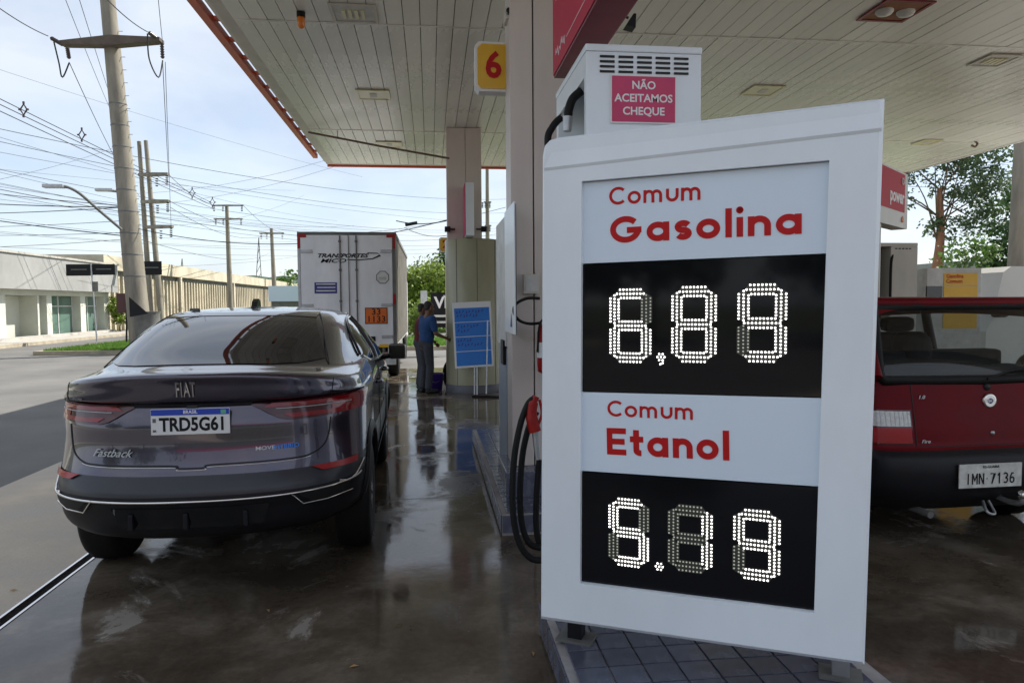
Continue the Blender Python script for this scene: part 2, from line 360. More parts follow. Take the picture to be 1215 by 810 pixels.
# rounded geometric lettering drawn by pen strokes (x-height 1)
def arc(cx, cy, rx, ry, a0, a1, n=20): return [(cx+rx*math.cos(R(a0+(a1-a0)*i/n)), cy+ry*math.sin(R(a0+(a1-a0)*i/n))) for i in range(n+1)]
def glyph(ch, t):
    h = t/2; r = .5-h; q = (1-t)/4
    if ch == 'o': return 1.02, [(arc(.5, .5, r, r, 0, 360, 32)[:-1], True)]
    if ch == 'a': return 1.04, [(arc(.5, .5, r, r, 0, 360, 32)[:-1], True), ([(1-h, 0), (1-h, 1)], False)]
    if ch == 'n': return .92, [([(h, 0), (h, 1)], False), (arc(.46, .52, .46-h, .48-h, 180, 0)+[(.92-h, 0)], False)]
    if ch == 'u': return .92, [([(h, 1)]+arc(.46, .46, .46-h, .46-h, 180, 360)+[(.92-h, 1)], False)]
    if ch == 'm': return 1.5, [([(h, 0), (h, 1)], False), (arc(.41, .56, .41-h, .44-h, 180, 0)+[(.82-h, 0)], False), (arc(1.09-t*.5, .56, .41-h, .44-h, 180, 0)+[(1.5-h-t*.5, 0)], False)]
    if ch == 's': return .74, [(arc(.37, 1-h-q, .37-h, q, 25, 270)+arc(.37, h+q, .37-h, q, 90, -155)[1:], False)]
    if ch == 'l': return t, [([(h, 0), (h, 1.48)], False)]
    if ch == 'i': return t, [([(h, 0), (h, 1)], False), (arc(h, 1.36, h*.12, h*.12, 0, 360, 16)[:-1], True)]
    if ch == 'G': return 1.45, [(arc(.70, .70, .70-h, .70-h, 42, 352, 36), False), ([(1.40, .66), (.76, .66)], False)]
    if ch == 'C': return 1.25, [(arc(.70, .70, .70-h, .70-h, 45, 315, 36), False)]
    if ch == 'E': return .98, [([(h, 0), (h, 1.4)], False), ([(h, h), (.95, h)], False), ([(h, .70), (.88, .70)], False), ([(h, 1.4-h), (.95, 1.4-h)], False)]
    if ch == 't': return .66, [([(.30, 1.34), (.30, .30)]+arc(.30+.22, .28, .22, .28-h, 180, 275, 10), False), ([(0, 1-h), (.64, 1-h)], False)]
def lettering(mb, word, xh, t, o, ex, ey, ez, width=None, gap=.13):
    tot = sum(glyph(c, t)[0] for c in word)+gap*(len(word)-1)
    sx = (width/(tot*xh)) if width else 1.; x = 0; k = 0
    for c in word:
        w, strokes = glyph(c, t)
        for pts, cl in strokes:
            k += 1
            mb.ribbon([((x+p[0])*xh*sx, p[1]*xh) for p in pts], t*xh*(1+sx)/2, o, ex, ey, ez, .0002, .0012+.0001*k, cl)
        x += w+gap
    return mb
# ---------------------------------------------------------------- the ground
def sheet(name, x0, x1, y0, y1, z, m, th=None):
    b = MB()
    if th: b.box(x0, x1, y0, y1, z-th, z)
    else: b.add([(x0, y0, z), (x1, y0, z), (x1, y1, z), (x0, y1, z)], [(0, 1, 2, 3)])
    return b.build(name, m, kind='structure')
sheet('ground', -900, 900, -300, 1500, -.14, 'soil')
sheet('road', -17.2, 60, -60, 26, -.11, 'asphalt')
sheet('bounce_yard', 16.004, 45, -60, 24, -.02, 'bounce_yard', .08); sheet('bounce_yard', -3.70, 16, -60, -14.004, -.02, 'bounce_yard', .08)  # unseen pale ground, added to bounce sunlight onto ceiling and price board
sheet('road', -17.2, -13.6, 26, 140, -.11, 'asphalt')
fc = sheet('forecourt', -2.075, 16, -14, 17.5, -.012, 'black', .088)
def slab_me(w, d):
    m_ = MB().box(0, w, 0, d, -.0115, 0, .002).mesh('floor_slab'); m_.materials.append(MT['wet']); return m_
xs_ = [-2.075, 1.55, 5.2, 8.85, 12.5, 16.0]; ys_ = [-14+3.94*i for i in range(9)]
sm_ = {}
for i in range(5):
    for j in range(8):
        w2, d2 = round(xs_[i+1]-xs_[i]-.007, 4), round(ys_[j+1]-ys_[j]-.007, 4)
        if (w2, d2) not in sm_: sm_[(w2, d2)] = slab_me(w2, d2)
        o = bpy.data.objects.new('floor_slab', sm_[(w2, d2)]); COL.objects.link(o); o.parent = fc; o.location = (xs_[i], ys_[j], 0)
sheet('forecourt_apron', -3.70, -2.165, -14, 17.5, 0, 'apron', .10)
# drain between the slab and the apron: dark channel with two steel lips
dr = thing('drain_channel', 'long narrow dark drain slot with pale metal lips running beside the parked grey car', 'drain', (-2.12, -14, 0))
MB().box(-2.165, -2.075, -14, 17.5, -.1, -.075).build('channel_floor', 'black', dr)
MB().box(-2.163, -2.148, -14, 17.5, -.07, .004).build('channel_lip', 'chrome', dr)
MB().box(-2.092, -2.077, -14, 17.5, -.07, .004).build('channel_lip', 'chrome', dr)
# edge from apron to road is a ramp of darker patched asphalt
sheet('pavement', -19.4, -17.2, -20, 140, .02, 'paving', .16)
MB().box(-17.2, -17.05, -20, 140, -.14, .025).build('kerb', 'kerb', kind='structure')
# verge across the street
vb = MB(); vb.box(-13.3, 60, 26.15, 34, -.14, .02); vb.build('verge', 'grassb', kind='structure')
MB().box(-13.45, 60, 26, 26.15, -.14, .035).build('kerb', 'kerb', kind='structure')
MB().box(-13.45, -13.3, 26.15, 90, -.14, .035).build('kerb', 'kerb', kind='structure')
sheet('road', -13.3, 60, 34, 42, -.10, 'asphalt')
MB().box(-13.3, 60, 42, 90, -.14, .03).build('verge', 'grassb', kind='structure')
g = MB(); rr = random.Random(3)
for i in range(26000):
    if i < 17000: x, y, hh = rr.uniform(-13.2, -7.5), 26.15+rr.random()**1.4*7.7, rr.uniform(.05, .14)
    else: x, y, hh = rr.uniform(-7.5, 4), 26.15+rr.random()**1.3*7.5, rr.uniform(.06, .16)
    a = rr.uniform(0, 6.28); w = .02; dx, dy = math.cos(a)*w, math.sin(a)*w; lx, ly = rr.uniform(-.04, .04), rr.uniform(-.04, .04)
    g.add([(x-dx, y-dy, .018), (x+dx, y+dy, .018), (x+lx, y+ly, .018+hh)], [(0, 1, 2)])
tag(g.build('grass', 'grass'), 'rough green grass growing on the verge across the street', kind='stuff')
# dropped leaves and patches by the island
lf = MB()
for u, v in [(632, 775), (318, 724), (16, 700), (420, 790)]:
    p = gz(u, v, .004); a = rr.uniform(0, 6); e1 = Vector((math.cos(a), math.sin(a), 0)); e2 = Vector((-e1.y, e1.x, 0))
    lf = MB(); lf.add([p-e1*.022, p-e2*.008+Z*.006, p+e1*.022, p+e2*.009+Z*.004], [(0, 1, 2, 3)])
    tag(lf.build('fallen_leaf', mat('dry_leaf', (.35, .2, .07), .7) if 'dry_leaf' not in bpy.data.materials else bpy.data.materials['dry_leaf']),
        {632: 'dry brown leaf on the floor just left of the price board island', 318: 'dry leaf on the dark wet floor behind the grey car', 16: 'dry leaf on the apron beside the drain slot', 420: 'dry leaf on the wet floor nearest the bottom edge'}[u], 'leaf', 'dry leaves on the forecourt floor')

# ---------------------------------------------------------------- tiled islands
def island(name, label, poly, h, tx, ty, tl, group):
    root = thing(name, label, 'island', (poly[0][0], poly[0][1], 0), 0, group)
    MB().prism([(p[0], p[1]) for p in poly], Vector((0, 0, 0)), X, Y, Z, 0.0, h-.012).build('kerb_block', 'grout', root)
    def inside(x, y):
        c = False; n = len(poly)
        for i in range(n):
            a, b = poly[i], poly[(i+1)%n]
            if (a[1] > y) != (b[1] > y) and x < (b[0]-a[0])*(y-a[1])/(b[1]-a[1])+a[0]: c = not c
        return c
    base = MB().box(-tl/2+.004, tl/2-.004, -tl/2+.004, tl/2-.004, 0, .012, .0025).mesh('floor_tile'); base.materials.append(MT['tile'])
    side = MB().box(-.010, 0, -tl/2+.004, tl/2-.004, -.058, .058, .002).mesh('side_tile'); side.materials.append(MT['tile'])
    x0 = min(p[0] for p in poly); x1 = max(p[0] for p in poly); y0 = min(p[1] for p in poly); y1 = max(p[1] for p in poly)
    def put(me, nm, loc, rz=0):
        o = bpy.data.objects.new(nm, me); COL.objects.link(o); o.parent = root
        o.location = Vector(loc)-root.location; o.rotation_euler = (rr.uniform(-.006, .006), rr.uniform(-.006, .006), rz); return o
    n = 0; y = y0+.03+tl/2
    while y < y1-tl/2:
        x = x0+.03+tl/2
        while x < x1-tl/2+.01:
            if all(inside(x+a*tl*.5, y+b*tl*.5) for a in (-1, 1) for b in (-1, 1)):
                put(base, 'floor_tile', (x, y, h-.012+rr.uniform(-.001, .001)))
            x += tl
        y += tl
    y = tl/2+y0
    while y < y1:
        if inside(x0+.02, y): put(side, 'side_tile', (x0, y, h-.073))
        y += tl
    x = tl/2+x0
    while x < x1-.02:
        if inside(x, y0+.02): put(side, 'side_tile', (x, y0, h-.073), math.pi/2)
        x += tl
    return root
islB = island('pump_island', 'blue grey tiled island with pale grout under the white price board', [(.50, 1.8), (1.68, 1.8), (1.68, 4.1), (.68, 4.1), (.50, 3.15)], .15, 0, 0, .135, 'tiled islands carrying the pumps')
islA = island('pump_island', 'tiled island with wet shiny tiles standing under the near canopy column', [(.46, 4.70), (1.5, 4.70), (1.5, 8.0), (.46, 8.0)], .15, 0, 0, .125, 'tiled islands carrying the pumps')

# ---------------------------------------------------------------- canopy
CZ = 4.6
can = thing('petrol_station_canopy', 'large flat canopy with cream slatted ceiling and red outer edge over the forecourt', 'canopy', (4.5, 7, 0))
me = MB(); w_ = .18
me.box(-w_/2+.004, w_/2-.004, 0, 1, 0, .004); me.box(-w_/2+.004, -w_/2+.008, 0, 1, .004, .03); me.box(w_/2-.008, w_/2-.004, 0, 1, .004, .03)
segs = [(1.4, 3.2), (3.208, 8.1), (8.108, 12.95), (12.958, 16.0)]
pm = {}
for a, b in segs:
    q = MB(); q.v = [Vector((p.x, p.y*(b-a), p.z)) for p in me.v]; q.f = me.f; q.sm = me.sm
    k = q.mesh('ceiling_panel'); k.materials.append(MT['ceil']); pm[(a, b)] = k
x = -2.05+w_/2
while x < 11.2:
    for a, b in segs:
        o = bpy.data.objects.new('ceiling_panel', pm[(a, b)]); COL.objects.link(o); o.parent = can
        o.location = Vector((x, a, CZ+rr.uniform(-.0025, .0025)))-can.location; o.rotation_euler = (0, rr.uniform(-.006, .006), 0)
    x += w_
MB().box(-2.2, 11.35, 1.4, 16.0, CZ+.035, CZ+.05).build('ceiling_void', mat('dark_gap', (.05, .045, .035), .9), can)  # dark backing sheet above the gaps between the panels
MB().box(-2.25, 11.4, 1.35, 16.05, CZ+.06, CZ+.62).build('roof_box', 'cream', can)
# rolled edge trims
def trim(p0, p1, out):
    b = MB(); prof = [(0, 0), (.14, .005), (.19, .03), (.21, .08), (.21, .14), (0, .14)]
    d = (p1-p0).normalized(); return b.prism(prof, p0, out, Z, d, 0, (p1-p0).length)
trim(Vector((-2.04, 1.4, CZ)), Vector((-2.04, 16.0, CZ)), -X).build('edge_trim', 'cream', can)
trim(Vector((-2.2, 16.0, CZ)), Vector((11.3, 16.0, CZ)), Y).build('edge_trim', 'cream', can)
trim(Vector((11.2, 16.0, CZ)), Vector((11.2, 1.4, CZ)), X).build('edge_trim', 'cream', can)
MB().box(-2.40, -2.31, 1.3, 15.6, CZ+.02, CZ+.11).build('fascia', 'orangered', can)
MB().box(-2.25, 11.45, 1.22, 1.29, CZ-.03, CZ+.7).build('fascia', 'whited', can)
MB().box(-2.2, 11.4, 16.22, 16.27, CZ-.03, CZ+.7).build('fascia', 'orangered', can)
MB().box(11.42, 11.5, 1.3, 16.2, CZ+.02, CZ+.7).build('fascia', 'whited', can)
bk = MB().box(-2.312, -2.245, -.03, .03, .01, .05).mesh('fascia_bracket'); bk.materials.append(MT['orangered'])
y = 1.5
while y < 15.6:
    o = bpy.data.objects.new('fascia_bracket', bk); COL.objects.link(o); o.parent = can; o.location = Vector((0, y, CZ+.05))-can.location; y += .62
for xj in (8.1, 12.95, 3.2): MB().box(-2.03, 11.2, xj-.012, xj+.020, CZ-.007, CZ-.001).build('joint_strip', 'ceil', can)

def ceiling_lamp(u, v, label, kind=0, s=.24):
    c = gz(u, v, CZ); c = onplane(u, v, Vector((0, 0, CZ)), Z)
    t = thing('canopy_light', label, 'ceiling light', (c.x, c.y, CZ), 0, 'light fittings set into the canopy ceiling')
    f = MB(); o = 0.012
    for a in ((-s, s, -s, -s+.035), (-s, s, s-.035, s), (-s, -s+.035, -s+.035, s-.035), (s-.035, s, -s+.035, s-.035)):
        f.box(a[0], a[1], a[2], a[3], -.022, -.0075)
    f.build('frame', 'cream' if kind == 0 else 'darkred' if kind == 2 else 'lightcover', t, world=False)
    if kind == 0:
        MB().box(-s+.036, s-.036, -s+.036, s-.036, -.012, -.0078).build('reflector_plate', 'whited', t, world=False)
        for k in range(4): MB().box(-.12+.065*k, -.085+.065*k, -.1, .1, -.03, -.0125).build('lamp_tube', 'lightcover', t, world=False)
    elif kind == 1:
        MB().box(-s+.036, s-.036, -s+.036, s-.036, -.014, -.0078).build('diffuser', 'lightcover', t, world=False)
        MB().box(-.05, .05, -.08, .08, -.02, -.0145).build('lamp_holder', 'whited', t, world=False)
    else:
        MB().box(-s+.036, s-.036, -s+.036, s-.036, -.012, -.0078).build('reflector_plate', 'redbark', t, world=False)
        for xx in (-.12, .12): MB().lathe([(.001, -.065), (.07, -.055), (.09, -.03), (.09, -.0125)], (xx, 0, 0)).build('round_lamp', 'whited', t, world=False)
    return t
ceiling_lamp(420, 15, 'square recessed canopy light with four short tubes above the parked grey car')
ceiling_lamp(443, 112, 'yellowed square canopy light halfway between grey car and far column', 1)
ceiling_lamp(462, 171, 'faint square canopy light nearest the far left corner by the brown pipe', 1)
ceiling_lamp(1062, 12, 'reddish framed canopy light with two round lamps over the red car', 2, .27)
ceiling_lamp(1180, 71, 'square recessed canopy light at far right over the red car', 0, .22)
ceiling_lamp(905, 107, 'yellowed square canopy light seen just above the white price board', 1)
ceiling_lamp(1100, 168, 'dirty square canopy light close to the far right corner of the ceiling', 1, .2)
# beacon
c = onplane(357, 14, Vector((0, 0, CZ)), Z)
t = thing('warning_beacon', 'small amber beacon lamp with black base hanging from the canopy ceiling', 'beacon', (c.x, c.y, CZ))
MB().lathe([(.045, -.0065), (.045, -.06)], n=16).build('base', 'blackpl', t, world=False)
MB().lathe([(.036, -.06), (.04, -.08), (.038, -.15), (.02, -.17), (.001, -.172)], n=16).build('lens', 'amber', t, world=False)
# brown pipe slung under the ceiling
a = onplane(366, 157, Vector((0, 0, CZ-.06)), Z); b = at(533, 188, 12.2)
t = thing('conduit_pipe', 'thin brown pipe slung diagonally under the ceiling to the far column', 'pipe', a)
MB().tube([a, a*.5+b*.5-Z*.01, b], .018).build('pipe', mat('rusty_pipe', (.16, .10, .07), .6, var=.3), t)
q = a.lerp(b, .21); MB().tube([q, q+Z*.12], .01).build('hanger', 'steel', t)
# bulkhead on ceiling (thin cross line, right)
c = onplane(1157, 168, Vector((0, 0, CZ)), Z); t = thing('ceiling_hook', 'small rusty hook fixed to the ceiling near its far right corner', 'hook', c)
MB().tube(bez([c, c+Vector((.05, 0, -.04)), c+Vector((.0, 0, -.10)), c+Vector((-.07, 0, -.07))], 5), .02).build('hook', 'bark', t)

# ---------------------------------------------------------------- columns
t = thing('canopy_column', 'near cream clad canopy column with black seam behind the white pump', 'column', (.95, 5.45, .15), 0, 'columns holding up the canopy')
MB().box(.60, .765, 5.30, 5.62, .33, CZ-.008, .006).build('cladding', 'creamcol', t)
MB().box(.775, 1.38, 5.30, 5.62, .33, CZ-.008, .006).build('cladding', 'creamcol', t)
MB().box(.62, 1.36, 5.33, 5.60, .15, CZ-.008).build('core', 'black', t)
MB().box(.53, 1.42, 5.10, 5.72, .145, .33, .006).build('plinth', 'tile', t)
t = thing('canopy_column', 'far canopy column wrapped in a wide olive cylinder beside the truck', 'column', (.755, 12.75, 0), 0, 'columns holding up the canopy')
MB().lathe([(.50, 0), (.50, .13), (.49, .14)], (.755, 12.8, 0), n=48).build('plinth', mat('dark_plinth', (.10, .10, .12), .5), t)
MB().lathe([(.485, .14), (.485, 2.66), (.47, 2.67), (.001, 2.672)], (.755, 12.8, 0), n=64).build('cladding', 'olive', t)
for k in range(3):
    a = R(-90-38+k*44); o = MB().box(-.004, .004, -.003, .006, .14, 2.66).build('seam_strip', 'shade', t, world=False)
    o.location = Vector((math.cos(a)*.487, math.sin(a)*.487+.05, 0)); o.rotation_euler = (0, 0, a+math.pi/2)
MB().box(.31, .635, 12.6, 12.95, 2.60, CZ-.008, .006).build('shaft', 'creamcol', t)
MB().box(.640, .915, 12.6, 12.95, 2.60, CZ-.008, .006).build('shaft', 'creamcol', t)
t = thing('pump_header_sign', 'small white and red sign seen edge on at the far column', 'sign', (.68, 12.25, 2.68))
MB().box(.60, .74, 11.95, 12.55, 2.68, 3.55, .01).build('casing', 'white', t); MB().box(.585, .599, 11.95, 12.55, 2.7, 3.53).build('red_face', 'pink', t)
for u, lab in ((531, 'small black floodlight on the left side of the far column'), (574, 'small black floodlight on the right side of the far column')):
    c = at(u, 272, 12.4); t = thing('floodlight', lab, 'floodlight', c, 0, 'floodlights on the far column')
    s_ = 1 if u > 550 else -1
    MB().box(c.x-.05, c.x+.05, c.y-.06, c.y+.06, c.z-.045, c.z+.045, .012).build('head', 'blackpl', t)
    MB().tube([c-X*s_*.05, c-X*s_*.13], .015).build('arm', 'blackpl', t)

def number_sign(label, o, w, h, digit, dpt=.12):
    t = thing('number_sign', label, 'sign', o, 0, 'yellow pump number signs')
    b = MB(); c = .03
    poly = [(c, 0), (w-c, 0), (w, c), (w, h-c), (w-c, h), (c, h), (0, h-c), (0, c)]
    b.prism(poly, o, X, Z, Y, 0.004, dpt).build('casing', 'whiteink', t)
    i = .02; poly = [(c+i, i), (w-c-i, i), (w-i, c+i), (w-i, h-c-i), (w-c-i, h-i), (c+i, h-i), (i, h-c-i), (i, c+i)]
    MB().prism(poly, o, X, Z, Y, -.004, .003).build('face', 'yellow', t)
    MB().text(digit, h*.72, o+X*w*.5+Z*h*.5-Y*.007, X, Z, -Y, .002, .028, sx=.95).build('digit', 'redink', t)
    MB().tube([o+X*w+Z*h*.9+Y*.06, o+X*(w+.06)+Z*h*.9+Y*.06], .012).build('bracket', 'blackpl', t)
    return t
number_sign('yellow number six sign hung on the left of the near column', at(564, 108, 5.5), .28, .375, '6')
number_sign('tiny orange yellow number sign half hidden behind the far column', at(521, 299, 13.2), .22, .27, '2')

# things fixed to the near column
o = at(598, 38, 5.35)
t = thing('security_camera', 'small beige security camera clamped high on the near column', 'security camera', o)
MB().box(o.x, o.x+.05, o.y-.10, o.y+.06, o.z+.06, o.z+.15, .012).build('body', 'cream', t)
MB().tube([o+Vector((.04, 0, .08)), o+Vector((.05, 0, .02)), o+Vector((.085, 0, .02))], .012).build('bracket', 'blackpl', t)
MB().lathe([(.022, 0), (.022, .03)], (o.x+.025, o.y-.13, o.z+.105), 'y', 12).build('lens', 'gloss', t)
o = at(741, 33, 5.3)
t = thing('security_camera', 'black wedge shaped camera beside the large red sign', 'security camera', o)
MB().prism([(0, 0), (.07, -.015), (.075, .085), (.055, .085)], o, X, Z, Y, -.05, .05).build('body', 'blackpl', t)
MB().tube([o+Vector((.03, 0, .07)), o+Vector((-.03, .0, .09))], .01).build('bracket', 'blackpl', t)
t = thing('junction_box', 'pale junction box on the near column feeding a black cable loop', 'junction box', (.74, 5.28, 1.6))
MB().box(.685, .80, 5.225, 5.298, 1.62, 1.765, .006).build('box', 'cream', t); MB().box(.70, .785, 5.218, 5.224, 1.64, 1.745).build('lid', 'whited', t)
t = thing('cable', 'black cable looping out from the near column above the extinguisher', 'cable', (.75, 5.2, 1.4))
MB().tube(bez([at(640, 354, 5.2), at(625, 354, 5.15), at(612, 361, 5.1), at(610, 371, 5.08), at(616, 380, 5.1), at(628, 384, 5.15), at(642, 383, 5.2)], 6), .011).build('cable_run', 'rubber', t)
t = thing('fire_extinguisher', 'red fire extinguisher on the near column just left of the price board', 'fire extinguisher', (.80, 5.22, 1.02))
c = at(648, 420, 5.18); c.z = 0
MB().lathe([(.03, 1.04), (.062, 1.06), (.065, 1.10), (.065, 1.34), (.05, 1.39), (.02, 1.405)], c, n=20).build('cylinder', 'red', t)
MB().lathe([(.02, 1.405), (.02, 1.45)], c, n=10).build('valve', 'steel', t)
MB().lathe([(.066, 1.16), (.066, 1.27)], c, n=20).build('label_band', 'whiteink', t)
MB().tube(bez([c+Z*1.44, c+Vector((-.05, -.03, 1.40)), c+Vector((-.068, -.03, 1.2))], 5), .008).build('hose', 'rubber', t)

# ---------------------------------------------------------------- near pump
px0, px1, py0, py1, pz = .672, 1.19, 3.06, 3.80, 2.655
P_ = thing('fuel_dispenser', 'tall white pump with louvres and pink notice behind the price board', 'fuel pump', (.93, 3.4, .15), 0, 'fuel pumps on the islands')
MB().box(px0, px1, py0, py1, pz-.03, pz, .006).build('top_cap', 'white', P_)
MB().box(px0+.004, px1-.004, py0+.004, py0+.05, 1.3, pz-.031, .004).build('front_panel', 'white', P_)
MB().box(px0+.004, px1-.004, py1-.05, py1-.004, 1.3, pz-.031, .004).build('rear_panel', 'white', P_)
MB().box(px0+.004, px0+.03, py0+.051, py1-.051, pz-.13, pz-.031).build('side_rail', 'white', P_)
MB().box(px0+.15, px1-.05, py0+.051, py1-.051, 1.3, pz-.031).build('inner_cabinet', 'whited', P_)
MB().box(px0+.02, px1-.02, py0+.02, py1-.02, .15, 1.29, .01).build('lower_cabinet', 'white', P_)
lv = MB(); lh = MB().box(-.032, .032, -.004, .001, -.0045, .0045).mesh('louvre_slot'); lh.materials.append(MT['black'])
for r_ in range(4):
    for c_ in range(5):
        o = bpy.data.objects.new('louvre_slot', lh); COL.objects.link(o); o.parent = P_
        o.location = Vector((px0+.095+c_*.082, py0+.003, pz-.052-r_*.021))-P_.location
nx0, nz1 = px0+.108, pz-.128
t = thing('notice', 'pink notice reading nao aceitamos cheque on the tall white pump', 'notice', (nx0+.15, py0-.002, nz1-.205))
MB().box(nx0, nx0+.292, py0-.004, py0+.0035, nz1-.205, nz1).build('border', 'whiteink', t)
MB().box(nx0+.006, nx0+.286, py0-.0055, py0-.0042, nz1-.199, nz1-.006).build('face', 'pink', t)
for k, s_ in enumerate(('NÃO', 'ACEITAMOS', 'CHEQUE')):
    MB().text(s_, .047, Vector((nx0+.146, py0-.0058, nz1-.045-.055*k)), X, Z, -Y, .0008, .022).build('lettering', 'whiteink', t)
# hoses at the top of the pump
t = thing('fuel_hose', 'black hose with pale fitting hooked over the side of the tall pump', 'hose', at(686, 116, 3.25), 0, 'black fuel hoses of the near pump')
MB().tube(bez([at(690, 108, 3.25), at(680, 117, 3.25), at(675, 130, 3.25), at(674, 141, 3.25)], 6), .020).build('hose_upper', 'rubber', t)
MB().tube([at(674, 139, 3.25), at(673, 156, 3.25)], [.024, .019]).build('fitting', 'steel', t)
t = thing('fuel_hose', 'black hose dropping behind the corner of the price board from a metal clip', 'hose', at(668, 140, 3.4), 0, 'black fuel hoses of the near pump')
MB().tube(bez([at(672, 136, 3.4), at(662, 143, 3.4), at(655, 152, 3.4), at(650, 165, 3.4), at(652, 200, 3.4)], 6), .017).build('hose_upper', 'rubber', t)
MB().tube([at(676, 132, 3.4), at(668, 141, 3.4)], .023).build('fitting', 'steel', t)
# hanging nozzle and its hose loops
D0 = 3.5
t = thing('fuel_nozzle', 'red fuel nozzle hanging in its holster left of the price board', 'fuel nozzle', at(634, 520, D0))
MB().tube(bez([at(636, 470, D0), at(632, 480, D0), at(631, 495, D0), at(635, 512, D0)], 5), [.018]*4+[.026]*6+[.03]*6, 12).build('grip', 'red', t)
MB().tube(bez([at(640, 474, D0), at(643, 490, D0), at(638, 505, D0)], 5), .007).build('trigger_guard', 'red', t)
MB().tube([at(635, 512, D0), at(636, 528, D0), at(638, 545, D0)], [.016, .013, .012]).build('spout', 'steel', t)
for k, (pts, lab) in enumerate([([(634, 472), (626, 480), (617, 505), (610, 545), (608, 590), (611, 625), (619, 650), (632, 663), (648, 664)], 'outer black fuel hose looping low beside the price board'),
             ([(637, 488), (628, 505), (620, 540), (617, 590), (620, 625), (629, 645), (645, 650)], 'inner black fuel hose looping beside the price board'),
             ([(640, 545), (637, 580), (636, 620), (640, 645), (650, 655)], 'straight black fuel hose closest to the edge of the price board')]):
    t = thing('fuel_hose', lab, 'hose', at(*pts[-1], D0+.05*k), 0, 'black fuel hoses of the near pump')
    MB().tube(bez([at(u, v, D0+.05*k) for u, v in pts], 6), .0155, 10).build('hose_loop', 'rubber', t)
# dispenser behind the column
t = thing('fuel_dispenser', 'slim white pump seen edge on beside the near column', 'fuel pump', (.85, 6.1, .15), 0, 'fuel pumps on the islands')
MB().box(.585, .597, 4.98, 5.62, 1.33, 2.26, .004).build('side_panel', 'white', t); MB().box(.597, .6, 4.975, 4.99, 1.33, 2.24).build('edge_gasket', 'black', t)
MB().box(.60, 1.3, 5.75, 6.5, 1.20, 2.25, .01).build('upper_cabinet', 'whited', t)
MB().box(.61, 1.28, 5.78, 6.45, .15, 1.19, .01).build('lower_cabinet', mat('blue_grey_metal', (.28, .34, .42), .4, var=.1), t)
MB().box(.584, .609, 5.80, 6.0, 1.05, 1.25, .004).build('dark_holster', 'blackpl', t)
MB().prism([(.0, .0), (.12, 0), (.06, .10)], Vector((.5838, 5.12, 1.38)), Y, Z, -X, 0, .001).build('warning_mark', 'navy', t)

# ---------------------------------------------------------------- red sign box above the pump
rb = thing('red_box_sign', 'large faded red box sign with white marks above the tall pump', 'sign', (.77, 2.8, 2.78))
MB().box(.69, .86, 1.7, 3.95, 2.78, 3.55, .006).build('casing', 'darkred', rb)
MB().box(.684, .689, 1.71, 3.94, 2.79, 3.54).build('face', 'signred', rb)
fx = Vector((.6835, 0, 0))
def rbm(pts, t=.012, nm='white_stroke'): MB().ribbon(pts, t, fx, -Y, Z, -X, 0, .0012).build(nm, 'whiteink', rb)
rbm([(-2.9, 2.86), (-3.55, 2.86)], .004)
rbm([(-3.03, 3.25), (-3.03, 3.02), (-3.22, 3.02), (-3.22, 3.25)], .008)
rbm([(-3.14, 3.22), (-3.10, 3.10), (-3.06, 3.2)], .01)
rbm([(-3.86+.016*i, 2.875+.018*math.sin(i*1.9)+.012*math.sin(i*.7)) for i in range(18)], .007)
rbm([(-3.84+.020*i, 3.15+.030*math.sin(i*1.7)+.015*math.sin(i*.6)) for i in range(20)], .010)

# ---------------------------------------------------------------- price board
A = at(641, 735, 2.75); B = at(1026, 790, 2.33)
tl_ = at(643, 165, 2.75); tr_ = at(1050, 115, 2.33)
ex = (B-A); ex.z = 0; ex.normalize(); nrm = Vector((ex.y, -ex.x, 0))
tilt = math.atan(((tl_-A).dot(ex)+(tr_-B).dot(ex))/2/((tl_.z-A.z+tr_.z-B.z)/2))
pb = thing('price_board', 'large white price board showing petrol and ethanol prices in lit digits', 'price board', (A+(B-A)*.5-Z*(A.z-.15)+Y*.1))
p0 = A.copy()
def sc(u, v):
    q = onplane(u, v, p0, nrm)-p0; return (q.dot(ex), q.z)
cBL, cBR, cTL, cTR = sc(641, 735), sc(1026, 790), sc(643, 165), sc(1050, 116)
print('BOARD', cBL, cBR, cTL, cTR)
# outline, with rounded top left corner
r_ = .06
out = [cBL, cBR, cTR]
tlp = Vector(cTL); dtop = (Vector(cTR)-tlp).normalized(); dleft = (Vector(cBL)-tlp).normalized()
out += [tuple(tlp+dtop*r_), tuple(tlp+dtop*r_*.45+dleft*r_*.1), tuple(tlp+dtop*r_*.12+dleft*r_*.4), tuple(tlp+dleft*r_)]
iBL, iBR, iTL, iTR = sc(688, 692), sc(966, 727), sc(690, 215), sc(984, 190)
print('INNER', iBL, iBR, iTL, iTR)
inn = [iBL, iBR, iTR, iTL]
